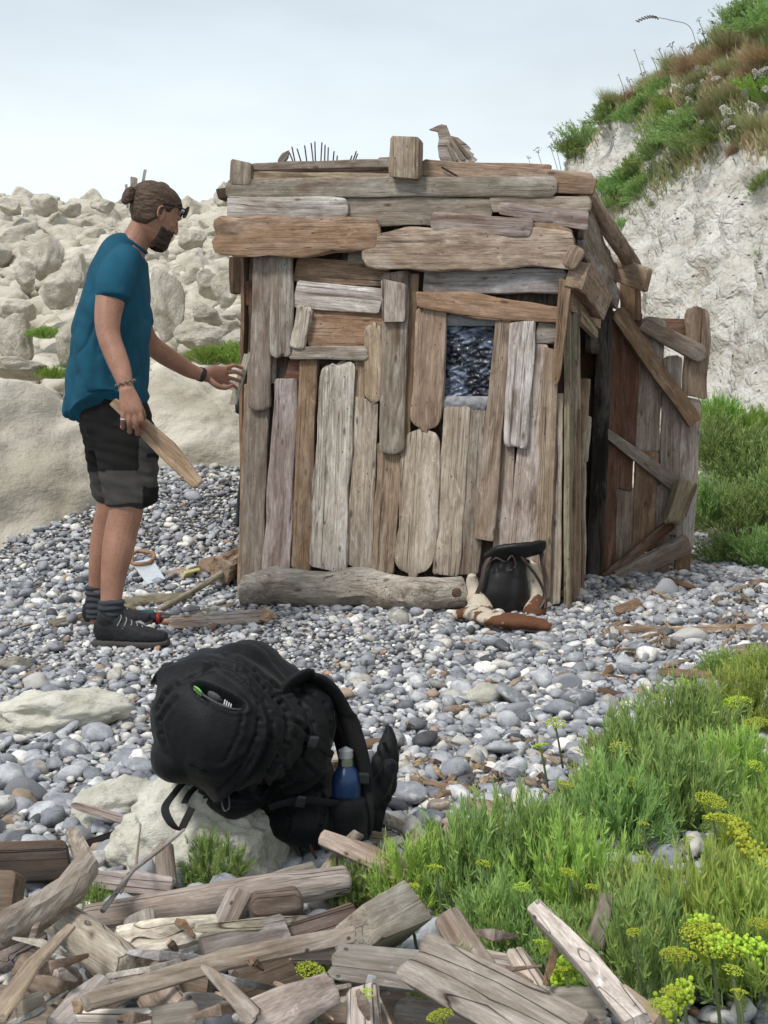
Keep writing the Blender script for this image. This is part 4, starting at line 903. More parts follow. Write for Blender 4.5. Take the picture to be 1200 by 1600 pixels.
# what he holds
wood('driftwood_stick', [P(177, 627, 4.80), P(226, 668, 4.79), P(262, 703, 4.78), P(311, 757, 4.76)], [.035, .06, .075, .045], .02, (.6, 0, .6), 'nb', 'cr', 'worn', 1, None, 'pale brown driftwood slat in the man\'s lowered hand', 'driftwood')
wood('driftwood_stick', [P(387, 553, 5.86), P(364, 632, 5.84)], [.034, .036], .012, (1, 0, .2), 'gy', 'cc', 'rect', .7, None, 'thin slat the man holds against the hut\'s left corner', 'driftwood')
# ---------------------------------------------------------------- the big backpack
BLACK = m_fabric('black_nylon', (.0042, .0048, .006), .6, 260, .0012, .5, .03); STRAPM = m_fabric('black_webbing', (.013, .013, .014), .8, 400, .001, .3)
def pxof(p): return 600 + p.x / p.y * F, HY - (p.z - H) / p.y * F
def build_backpack():
    base = G(470, 1325); r = lambda px, d=2.55: px * d / F
    V = []; Fc = []
    ell(V, Fc, P(356, 1128, 2.46), (r(116), .15, r(100)), Matrix.Rotation(R(12), 3, 'Y'), 40, 28)
    ell(V, Fc, P(330, 1090, 2.50), (r(78), .14, r(72)), None, 30, 20)
    lf(V, Fc, [(P(340, 1072, 2.60), .10, .085), (P(400, 1105, 2.60), .125, .115), (P(438, 1165, 2.62), .095, .12), (P(462, 1225, 2.63), .085, .115), (P(484, 1285, 2.63), .11, .10)], None, 30)
    ell(V, Fc, P(292, 1172, 2.45), (r(52), .10, r(46)), None, 24, 16); ell(V, Fc, P(402, 1172, 2.47), (r(54), .10, r(52)), None, 24, 16); ell(V, Fc, P(468, 1098, 2.55), (r(42), .08, r(36)), Matrix.Rotation(R(25), 3, 'Y'), 24, 16); ell(V, Fc, P(300, 1062, 2.50), (r(44), .08, r(34)), Matrix.Rotation(R(-20), 3, 'Y'), 24, 16)
    ell(V, Fc, P(466, 1150, 2.53), (r(52), .085, r(88)), Matrix.Rotation(R(8), 3, 'Y'), 26, 20)
    ell(V, Fc, P(488, 1268, 2.60), (r(90), .12, r(50)), None, 30, 18); ell(V, Fc, P(375, 1232, 2.55), (r(66), .10, r(36)), None, 26, 16)
    lf(V, Fc, [(P(332, 1046, 2.50), .03, .03), (P(365, 1040, 2.50), .045, .04), (P(405, 1058, 2.50), .05, .045), (P(438, 1080, 2.52), .04, .04)], None, 18); ell(V, Fc, P(500, 1110, 2.56), (r(22), .06, r(40)), None, 20, 14)
    lf(V, Fc, [(P(345, 1030, 2.62), .020, .022), (P(380, 1027, 2.63), .025, .027), (P(415, 1040, 2.63), .026, .028)], None, 18)
    lf(V, Fc, [(P(352, 1012, 2.6), .010, .01), (P(368, 1022, 2.6), .016, .012), (P(385, 1035, 2.6), .012, .012)], None, 12)
    ell(V, Fc, P(266, 1058, 2.50), (r(14), .03, r(17)), None, 16, 12)
    CR = [([(246,1110),(262,1086),(300,1062),(345,1048),(382,1064),(402,1102),(400,1150),(374,1200),(344,1226)], .006), ([(405,1060),(432,1086),(449,1112),(443,1160),(420,1205),(412,1240)], .010), ([(352,1024),(400,1048),(452,1076)], .007), ([(440,1082),(470,1076),(504,1100),(516,1160)], .007), ([(258,1165),(250,1125),(278,1092)], .005), ([(420,1242),(480,1214),(522,1190)], .008), ([(446,1122),(474,1142),(468,1180),(488,1204)], .007),
          ([(300,1196),(345,1204),(382,1182)], .004), ([(415,1090),(426,1130),(418,1170)], .006), ([(318,1034),(352,1040),(388,1052)], .006), ([(470,1100),(486,1130),(482,1165)], .006), ([(300,1236),(360,1256),(420,1262)], .007), ([(440,1240),(452,1280),(448,1310)], .006), ([(500,1232),(506,1270),(498,1308)], .006), ([(380,1110),(372,1150),(350,1190)], .004), ([(456,1150),(440,1180),(452,1215)], .006)]
    CA = []; CD = []; CW = []; CE = ()
    for pl, w_ in CR:
        sp_ = [(q[0].x, q[0].y) for q in smooth_path([(Vector((a, b, 0)), 1, 1) for a, b in pl], 2)]
        for a, b in zip(sp_, sp_[1:]): CA.append(a); CD.append((b[0] - a[0], b[1] - a[1])); CW.append(w_ * .7)
    CA = np.array(CA); CD = np.array(CD); CL = (CD ** 2).sum(1)
    def dsp(p, n):
        x, y = pxof(p); d = 0
        e = math.hypot((x - 341) / 43, (y - 1087 - .42 * (x - 341)) / (17 if y > 1087 + .42 * (x - 341) else 13))
        front = n[1] < .2
        if front: d -= .035 * sm(1.0, .7, e); d += .004 * math.exp(-((e - 1.12) / .10) ** 2) * (y > 1085)
        rr_ = math.hypot((x - 312) / 96, (y - 1142) / 96); lid = sm(.98, .80, rr_) if front else 0
        if front and x < 440 and (x > 318 or y < 1120): d += .011 * math.exp(-((rr_ - 1.02) / .04) ** 2) - .010 * math.exp(-((rr_ - 1.12) / .04) ** 2)
        d += (1 - .55 * lid) * (.020 * noise.noise(Vector((x * .014 - y * .006, y * .010, 2))) + .004 * noise.noise(Vector((x * .03, y * .022, 12))) + .0012 * noise.noise(Vector((x * .09, y * .05, 9))))
        if front:
            P2 = np.array([x, y]); rel = P2 - CA; tt = np.clip((rel * CD).sum(1) / CL, 0, 1); off_ = rel - CD * tt[:, None]; ds = np.hypot(off_[:, 0], off_[:, 1]); sg = np.sign(off_[:, 0] * CD[:, 1] - off_[:, 1] * CD[:, 0])
            for k in range(len(ds)):
                if ds[k] < 16: d += CW[k] * (-.9 * math.exp(-(ds[k] / 2.6) ** 2) + .55 * math.exp(-((ds[k] - 6) / 4.5) ** 2) * (1 if sg[k] > 0 else .4)) * (1 if k not in CE else 1)
        return d
    bag = put('backpack', remesh(V, Fc, .0045, 3, dsp), BLACK, base)
    tag(bag, 'big black hiking backpack lying against the mossy chalk rock', 'backpack')
    ADD = lambda n, pts, w, up=(0, -1, .2), t=.006: strap(n, pts, w, t, up, STRAPM, base, bag)
    ADD('shoulder_strap', [P(432, 1092, 2.47), P(452, 1070, 2.48), P(480, 1058, 2.51), P(510, 1072, 2.52), P(538, 1112, 2.54), P(560, 1168, 2.54), P(572, 1225, 2.54), P(574, 1290, 2.53), P(560, 1318, 2.55)], [.045, .06, .062, .055, .045, .036, .03, .025, .02], [(.2, -.8, .6), (.5, -.6, .2), (1, -.4, .1), (1, -.4, 0)], .012)
    ADD('shoulder_strap', [P(465, 1075, 2.66), P(505, 1078, 2.68), P(530, 1130, 2.70), P(545, 1200, 2.72), P(552, 1260, 2.70)], [.05, .055, .05, .04, .03], [(1, -.5, .2)], .012)
    V = []; Fc = []
    lf(V, Fc, [(P(560, 1300, 2.66), .05, .02), (P(582, 1258, 2.68), .032, .018), (P(597, 1215, 2.70), .034, .016), (P(606, 1170, 2.72), .024, .014), (P(608, 1136, 2.74), .008, .008)], (1, 0, 0), 18); lf(V, Fc, [(P(560, 1250, 2.60), .03, .015), (P(590, 1235, 2.62), .022, .015), (P(612, 1190, 2.64), .014, .012)], (1, 0, 0), 14)
    put('hip_belt', remesh(V, Fc, .0045, 2, lambda p, n: .004 * noise.noise(Vector((p.x * 90 + p.z * 40, p.y * 30, p.z * 25)))), BLACK, base, bag)
    ADD('buckle_strap', [P(600, 1160, 2.70), P(612, 1195, 2.70), P(604, 1240, 2.68), P(585, 1262, 2.64)], .012, (1, -1, 0), .003)
    ADD('loose_strap', [P(290, 1218, 2.46), P(272, 1240, 2.42), P(258, 1262, 2.38), P(266, 1284, 2.36), P(281, 1296, 2.36), P(290, 1282, 2.37), P(300, 1262, 2.38)], .016, (.9, -.4, 0), .0025)
    ADD('loose_strap', [P(310, 1226, 2.46), P(296, 1240, 2.42), P(288, 1255, 2.40)], .014, (.9, -.4, 0), .0025)
    ADD('side_strap', [P(418, 1160, 2.44), P(450, 1150, 2.43), P(490, 1158, 2.44), P(520, 1180, 2.50)], .014, (0, -.2, 1), .003); ADD('side_strap', [P(420, 1262, 2.44), P(470, 1250, 2.46), P(520, 1255, 2.49), P(560, 1262, 2.52)], .014, (0, -.2, 1), .003)
    ADD('lid_strap', [P(402, 1064, 2.43), P(420, 1100, 2.40), P(424, 1150, 2.39), P(408, 1200, 2.39), P(392, 1235, 2.42)], .013, (1, -.3, 0), .003); ADD('haul_loop', [P(365, 1035, 2.56), P(372, 1012, 2.56), P(392, 1010, 2.57), P(404, 1028, 2.57)], .016, (.3, -1, .3), .004)
    for (x, y, d_) in ((424, 1148, 2.375), (489, 1158, 2.42), (470, 1251, 2.44), (604, 1232, 2.66), (569, 1215, 2.52)):
        me, M = wood_mesh([P(x - 7, y, d_), P(x + 7, y + 2, d_)], [.022, .022], .008, (0, 0, 1), 'cc', 'rect', .1, x); me.materials.clear(); me.materials.append(m_plain('buckle_plastic', (.02, .02, .022), .3)); s_ = bpy.data.objects.new('buckle', me); link(s_, bag); s_.matrix_basis = Matrix.Translation(-Vector(base)) @ M
    GREY = m_plain('grey_cord', (.06, .06, .065), .7)
    cord('cord_loop', [P(348, 1228, 2.40), P(346, 1250, 2.38), P(351, 1267, 2.37), P(358, 1262, 2.37), P(357, 1242, 2.38), P(352, 1228, 2.40)], .0018, GREY, base, bag, 6)
    cord('cord_loop', [P(416, 1118, 2.41), P(419, 1132, 2.40), P(430, 1133, 2.40), P(433, 1122, 2.41), P(424, 1116, 2.41)], .0016, GREY, base, bag, 6)
    cord('zip', [P(303, 1074, 2.352), P(318, 1086, 2.338), P(340, 1099, 2.330), P(364, 1108, 2.332), P(380, 1108, 2.345)], .0022, GREY, base, bag, 6)
    # things sticking out of the lid pocket
    V = []; Fc = []; lf(V, Fc, [(P(303, 1076, 2.37), .006, .006), (P(308, 1081, 2.36), .0075, .007), (P(313, 1086, 2.36), .006, .006)], None, 10); me = bpy.data.meshes.new('t'); me.from_pydata(V, [], Fc); put('zip_tag', me, m_plain('lime_tag', (.25, .75, .08), .4), base, bag)
    V = []; Fc = []; ell(V, Fc, P(340, 1086, 2.375), (.020, .012, .014), Matrix.Rotation(R(25), 3, 'Y')); me = bpy.data.meshes.new('t'); me.from_pydata(V, [], Fc); o = put('pocket_item', me, m_plain('grey_plastic', (.10, .10, .105), .3), base); tag(o, 'small grey plastic item showing in the open lid pocket of the backpack', 'gadget')
    for k in range(4):
        me, M = wood_mesh([P(352 + k * 3.2, 1093 + k * 2.2, 2.352), P(350 + k * 3.2, 1101 + k * 2.2, 2.350)], [.0022, .0022], .002, (1, 0, 0), 'cc', 'rect', .2, k); me.materials.clear(); me.materials.append(m_plain('white_stripe', (.7, .7, .7), .4)); s_ = bpy.data.objects.new('stripe', me); link(s_, o); s_.matrix_basis = Matrix.Translation(-o.location) @ M
    # bottle in the side pocket
    V = []; Fc = []; c = lambda y: P(541 + (y - 1215) * .02, y, 2.53)
    lf(V, Fc, [(c(1290), .026, .026), (c(1240), .029, .029), (c(1215), .028, .028), (c(1204), .022, .022), (c(1196), .015, .015), (c(1190), .014, .014)], None, 28, 3)
    me = bpy.data.meshes.new('b'); me.from_pydata(V, [], Fc); me.polygons.foreach_set('use_smooth', [True] * len(Fc)); bo = put('water_bottle', me, m_plain('blue_enamel', (.012, .035, .10), .3), P(541, 1290, 2.6)); tag(bo, 'dark blue water bottle with steel cap in the backpack side pocket', 'bottle')
    for n_, y0, y1, rr, col, me_ in (('cap_ring', 1195, 1184, .0155, (.55, .55, .56), 1), ('cap', 1183, 1172, .0145, (.30, .31, .32), 0)):
        V = []; Fc = []; lf(V, Fc, [(c(y0), rr, rr), (c(y1), rr, rr)], None, 24, 1); me = bpy.data.meshes.new(n_); me.from_pydata(V, [], Fc); put(n_, me, m_plain(n_, col, .25, me_), P(541, 1290, 2.6), bo)
    # side pocket over the bottle
    V = []; Fc = []; lf(V, Fc, [(P(540, 1310, 2.55), .048, .045), (P(542, 1275, 2.53), .044, .046), (P(543, 1246, 2.53), .036, .040)], (1, 0, 0), 24); put('side_pocket', remesh(V, Fc, .004, 2, lambda p, n: .003 * noise.noise(p * 40)), BLACK, base, bag)
build_backpack()
o = wood('carton', [G(513, 1205, .07), G(545, 1200, .07)], [.07, .07], .06, (0, 0, 1), 'o', 'cc', 'rect', .1, None, 'small brown box showing behind the backpack strap', 'box'); wood('carton_top', [G(512, 1188, .11), G(545, 1183, .11)], [.008, .008], .062, (0, 0, 1), 'w', 'cc', 'rect', .1, o)
# ---------------------------------------------------------------- small leather bag on a cowhide rag
def build_bag():
    base = G(790, 962); d = base.y; LEA = m_plain('black_leather', (.008, .007, .007), .5, 0, .35, .3, 25); STR = m_plain('brown_leather_strap', (.045, .03, .025), .55)
    dd = d + .06; r = lambda px: px * dd / F
    V = []; Fc = []
    lf(V, Fc, [(P(787, 958, dd), r(30), .055), (P(786, 948, dd), r(39), .07), (P(788, 925, dd), r(40), .075), (P(790, 900, dd), r(34), .065), (P(793, 880, dd), r(29), .05), (P(797, 866, dd), r(34), .05)], (1, 0, 0), 30, 4, 2.4)
    bag = put('leather_bag', remesh(V, Fc, .0045, 3, lambda p, n: .006 * noise.noise(Vector((p.x * 30, p.y * 20, p.z * 14))) + .004 * math.sin(p.x * 150) * math.exp(-((p.z - P(0, 886, dd).z) / .02) ** 2)), LEA, base); tag(bag, 'small black leather drawstring bag leaning on the hut beside the big log', 'bag')
    V = []; Fc = []; lf(V, Fc, [(P(760, 872, dd - .03), .024, .014), (P(785, 864, dd - .06), .042, .018), (P(815, 861, dd - .07), .045, .018), (P(840, 856, dd - .05), .038, .014), (P(851, 852, dd - .03), .026, .010)], (0, -.6, .8), 20, 5, 3)
    put('flap', remesh(V, Fc, .004, 2, lambda p, n: .003 * noise.noise(p * 30)), LEA, base, bag)
    for pts, w in (([P(845, 858, dd - .02), P(848, 880, dd - .05), P(853, 910, dd - .06), P(848, 940, dd - .09), P(828, 965, dd - .14), P(800, 985, d - .16)], .022), ([P(768, 866, dd - .05), P(757, 885, dd - .06), P(752, 910, dd - .07), P(742, 935, dd - .05), P(735, 945, dd - .06)], .02), ([P(812, 868, dd - .07), P(822, 880, dd - .08), P(838, 900, dd - .08), P(850, 925, dd - .08), P(850, 950, dd - .1)], .016)):
        strap('strap', pts, w, .004, (.8, -.6, 0), STR, base, bag)
    cord('drawstring', [P(762, 882, dd - .075), P(775, 872, dd - .09), P(790, 878, dd - .095), P(800, 868, dd - .09), P(806, 884, dd - .085), P(796, 892, dd - .08)], .004, STR, base, bag, 8)
    # rag of brown and white cowhide
    V = []; Fc = []
    lf(V, Fc, [(G(708, 962, .035), .02, .018), (G(738, 958, .05), .05, .03), (G(775, 968, .05), .07, .03), (G(815, 972, .05), .065, .03), (G(860, 982, .035), .03, .022)], (0, 1, 0), 24, 4)
    lf(V, Fc, [(P(738, 898, dd + .02), .02, .025), (P(740, 925, dd + .02), .035, .03), (P(748, 945, dd - .05), .05, .05), (P(755, 962, d - .06), .05, .05)], (1, 0, 0), 18); lf(V, Fc, [(P(752, 950, dd), .05, .04), (P(790, 950, dd + .05), .05, .04), (P(834, 948, dd), .05, .05)], None, 18); lf(V, Fc, [(P(828, 880, dd + .03), .03, .03), (P(834, 910, dd + .03), .04, .03), (P(838, 945, dd), .05, .05), (P(832, 965, d - .05), .05, .05)], (1, 0, 0), 18)
    lf(V, Fc, [(P(735, 950, dd - .02), .04, .03), (P(760, 956, dd - .03), .05, .03)], None, 18)
    me = remesh(V, Fc, .005, 2, lambda p, n: .007 * noise.noise(p * 22) + .002 * noise.noise(p * 110))
    m, t, b = mat_new('cowhide', .95, .1); v = coords(t, rnd=False); f = mr(t, nz(t, v, 7, 3), .47, .50); L(t, mixc(t, f, mixc(t, nz(t, v, 120, 3), (.58, .52, .42), (.40, .35, .27)), (.13, .06, .035)), b.inputs['Base Color']); bump(t, b, nz(t, scaled(t, v, (80, 200, 200)), 1, 3), .003, .8)
    o = put('cowhide', me, m, base); tag(o, 'crumpled brown and white cowhide under the small black bag', 'hide')
build_bag()
# ---------------------------------------------------------------- log, tools and sticks around the man and the hut
def gp(px, py, lift=0.02): return G(px, py, lift)
def piece(name, pts, ws, tone, ends='cc', sect='worn', th=None, label=None, rough=1.2, up=None, cat='driftwood', parent=None, group=None):
    """pts: (px, py, lift above the ground) along the middle of the piece; ws in photo pixels"""
    p3 = [G(x, y, l) for x, y, l in pts]; w3 = [w_ * p.y / F for w_, p in zip(ws, p3)]
    t3 = (w3 if sect == 'round' else [w_ * .42 for w_ in w3]) if th is None else th
    ax = (p3[-1] - p3[0]).normalized(); u = up if up is not None else ax.cross(Vector((0, -.9, .45)))
    return wood(name, p3, w3, t3, u, tone, ends, sect, rough, parent, label, cat, group)
lg = piece('log', [(376, 924, .08), (430, 917, .085), (500, 921, .08), (570, 922, .085), (650, 931, .08), (729, 927, .08)], [46, 62, 60, 60, 54, 50], 'pg', 'rc', 'round', None, 'thick pale driftwood log lying along the foot of the hut', 1.3, cat='log')
kn = piece('knot', [(712, 926, .155), (716, 926, .16)], [15, 13], 'br', 'cc', 'round', None, None, 2, None, None, lg)
piece('stick', [(80, 976, .02), (140, 964, .02), (210, 950, .02)], [15, 18, 14], 'gy', 'cr', 'worn', None, 'mossy greenish branch on the pebbles behind the man\'s shoes')
piece('stick', [(192, 944, .03), (240, 937, .03), (290, 932, .03)], [14, 18, 12], 'gy', 'rb', 'worn', None, 'mossy half buried branch right of the man\'s ankles')
piece('stick', [(246, 955, .02), (300, 925, .05), (350, 895, .07)], [9, 10, 10], 'gy', 'cc', 'round', None, 'straight greenish pole leaning towards the log end left of the hut')
piece('plank', [(264, 976, .025), (420, 964, .025)], [22, 24], 'pg', 'bc', 'rect', .035, 'pale split plank on the pebbles between the man\'s toes and the log', 1)
piece('plank_tip', [(409, 963, .03), (423, 966, .03)], [23, 20], 'o', 'cb', 'rect', .036, 'fresh orange broken wood at the end of the pale split plank', 1)
piece('stick', [(300, 962, .01), (366, 944, .01)], [10, 8], 'gy', 'bb', 'worn', None, 'thin mossy stick behind the pale split plank')
piece('log', [(341, 893, .08), (362, 880, .08), (392, 868, .08)], [46, 40, 38], 't', 'cc', 'round', None, 'short rough sawn log poking out from behind the hut\'s left foot', 2.0, cat='log')
piece('wood_block', [(316, 890, .03), (342, 884, .03)], [26, 26], 'b', 'cc', 'rect', .07, 'small brown cut block beside the short sawn log', .6)
piece('wood_scrap', [(262, 898, .02), (290, 893, .02)], [9, 12], 'nb', 'cb', 'rect', .02, 'thin tan scrap of wood right of the saw')
def misc():
    # hand saw
    base = G(232, 905); m = m_plain('saw_blade', (.62, .66, .70), .32, .35); pts = [(205, 880, .05), (238, 873, .05), (258, 905, .02), (230, 913, .02)]
    V = [tuple(G(x, y, l) - base) for x, y, l in pts]; V += [(a, b, c - .0025) for a, b, c in V]; Fc = [(0, 1, 2, 3), (7, 6, 5, 4)] + [(i, i + 4, (i + 1) % 4 + 4, (i + 1) % 4) for i in range(4)]
    saw = empty('hand_saw', base, 'hand saw with white blade and brown handle on the pebbles behind the man', 'saw')
    mesh_obj('blade', V, Fc, m, saw, False)
    V = []; Fc = []; lf(V, Fc, [(G(x, y, .055), .010, .010) for x, y in ((206, 880), (207, 868), (218, 863), (236, 864), (241, 872), (232, 881), (212, 882), (206, 880))], None, 10); me = bpy.data.meshes.new('h'); me.from_pydata(V, [], Fc); me.polygons.foreach_set('use_smooth', [True] * len(Fc)); put('handle', me, m_plain('saw_handle', (.28, .15, .08), .5), base, saw)
    # power tool
    base = G(240, 975); d = base.y; tool = empty('power_tool', base, 'black and teal handheld power tool with a red ring beside the man\'s shoe', 'tool')
    for n_, a, b, ra, rb, c in (('body', (212, 965), (245, 966), .026, .026, (.02, .022, .024)), ('grip', (222, 972), (214, 984), .017, .018, (.03, .14, .13)), ('ring', (245, 966), (251, 966), .027, .024, (.42, .03, .03)), ('chuck', (251, 966), (280, 964), .020, .014, (.03, .03, .032)), ('top_cover', (210, 960), (240, 957), .018, .014, (.07, .20, .18))):
        V = []; Fc = []; A, B = P(a[0], a[1], d - .02), P(b[0], b[1], d - .02); lf(V, Fc, [(A, ra * .8, ra * .8), (A.lerp(B, .15), ra, ra), (A.lerp(B, .85), rb, rb), (B, rb * .85, rb * .85)], None, 16, 2); me = bpy.data.meshes.new(n_); me.from_pydata(V, [], Fc); me.polygons.foreach_set('use_smooth', [True] * len(Fc)); put(n_, me, m_plain('tool_' + n_, c, .45), base, tool)
    # little opened packet
    base = G(300, 898); pk = empty('packet', base, 'small opened yellow and white packet on the pebbles behind the man', 'packet')
    for (x0, y0, x1, y1, w_, c) in ((286, 899, 311, 893, .05, (.55, .5, .22)), (292, 889, 306, 886, .03, (.65, .64, .6)), (300, 896, 308, 895, .03, (.02, .02, .02))):
        me, M = wood_mesh([G(x0, y0, .03), G(x1, y1, .03)], [w_, w_ * .9], .018, (0, -1, .6), 'cc', 'rect', .5, x0); me.materials.clear(); me.materials.append(m_plain('card', c, .7)); s_ = bpy.data.objects.new('flap', me); link(s_, pk); s_.matrix_basis = Matrix.Translation(-base) @ M
    # black box and hose at the left corner of the hut
    c = P(378, 632, 6.35); V = []; Fc = []; lf(V, Fc, [(c - Vector((0, 0, .04)), .032, .03), (c + Vector((0, 0, .03)), .034, .032), (c + Vector((0, 0, .045)), .024, .024)], None, 20, 2, 3); me = bpy.data.meshes.new('b'); me.from_pydata(V, [], Fc); me.polygons.foreach_set('use_smooth', [True] * len(Fc))
    tag(put('black_cup', me, m_plain('matt_black', (.015, .015, .017), .5), c), 'small black cup hanging at the hut\'s left corner under the man\'s hand', 'cup')
    b = P(372, 820, 6.6); tag(cord('black_hose', [P(385, 700, 6.5), P(379, 740, 6.55), P(374, 780, 6.6), P(371, 822, 6.6)], .012, m_plain('hose', (.02, .028, .035), .4), b, None), 'dark hose standing against the hut\'s left side', 'hose')
misc()
# sticks on the pebbles right of the hut
for pts, ws, tn, en, lab in (([(962, 985, .02), (1080, 985, .02), (1215, 980, .02)], [11, 13, 12], 't', 'cc', 'long straight stick lying on the pebbles below the open door'), ([(1030, 1050, .03), (1112, 1056, .03)], [13, 12], 'b', 'rc', 'short brown stick above the samphire at the right'), ([(935, 1078, .02), (1000, 1092, .02)], [10, 8], 'br', 'bb', 'small dark stick at the upper tip of the samphire'),
    ([(962, 955, .03), (1000, 945, .03)], [16, 20], 'b', 'bb', 'flat rusty brown wood chip left of the long stick'), ([(1040, 905, .03), (1082, 918, .03)], [12, 10], 'br', 'bb', 'dark stick behind the door\'s outer foot'), ([(640, 1218, .03), (700, 1232, .02), (775, 1240, .02)], [8, 10, 7], 't', 'pb', 'thin bent stick right of the backpack'),
    ([(728, 1250, .05), (760, 1262, .04), (790, 1310, .02)], [12, 30, 24], 't', 'pb', 'flat curved piece of bark among the pebbles left of the samphire'), ([(575, 1270, .05), (640, 1300, .03), (655, 1320, .03)], [20, 18, 14], 'pg', 'cb', 'flat grey board end sticking out behind the backpack foot'), ([(560, 1310, .03), (620, 1318, .02)], [24, 22], 'pg', 'cr', 'flat pale board lying at the right foot of the backpack'),
    ([(112, 1258, .06), (225, 1290, .05)], [11, 15], 'p', 'pc', 'narrow pale batten leaning on the pointed mossy rock'), ([(135, 1320, .02), (192, 1302, .03)], [10, 12], 'k', 'cc', 'black flat strip beside the white cobble'), ([(30, 1062, .02), (70, 1040, .02)], [6, 5], 't', 'pp', 'thin twig beside the white stone at the left edge'), ([(560, 1165, .04), (600, 1160, .03)], [12, 14], 'b', 'cb', 'small brown chip behind the backpack fin')):
    piece('stick', pts, ws, tn, en, 'worn', None, lab)
tw = random.Random(4)
for k in range(150):
    x, y = tw.gauss(710, 95), tw.gauss(1250, 75)
    if k > 100: x, y = tw.uniform(900, 1190), tw.uniform(900, 1060)
    if x < 590 or y < 1060 and k <= 100 or y > 1400 or x > 880 and k <= 100: continue
    a = tw.uniform(-1.2, 1.2); l = tw.uniform(14, 48); p = [(x, y, .02), (x + l * math.cos(a) * .5 + tw.uniform(-4, 4), y + l * math.sin(a) * .4, .035), (x + l * math.cos(a), y + l * math.sin(a) * .7, .02)]
    piece('twig', p, [tw.uniform(2, 6), tw.uniform(3, 9) * (1.8 if k % 7 == 0 else 1), tw.uniform(2, 5)], tw.choice(['t', 'pg', 'b', 'g', 'nb']), 'pb', 'worn', None, 'small weathered twig among the tide line litter on the pebbles', group='twigs of the tide line')
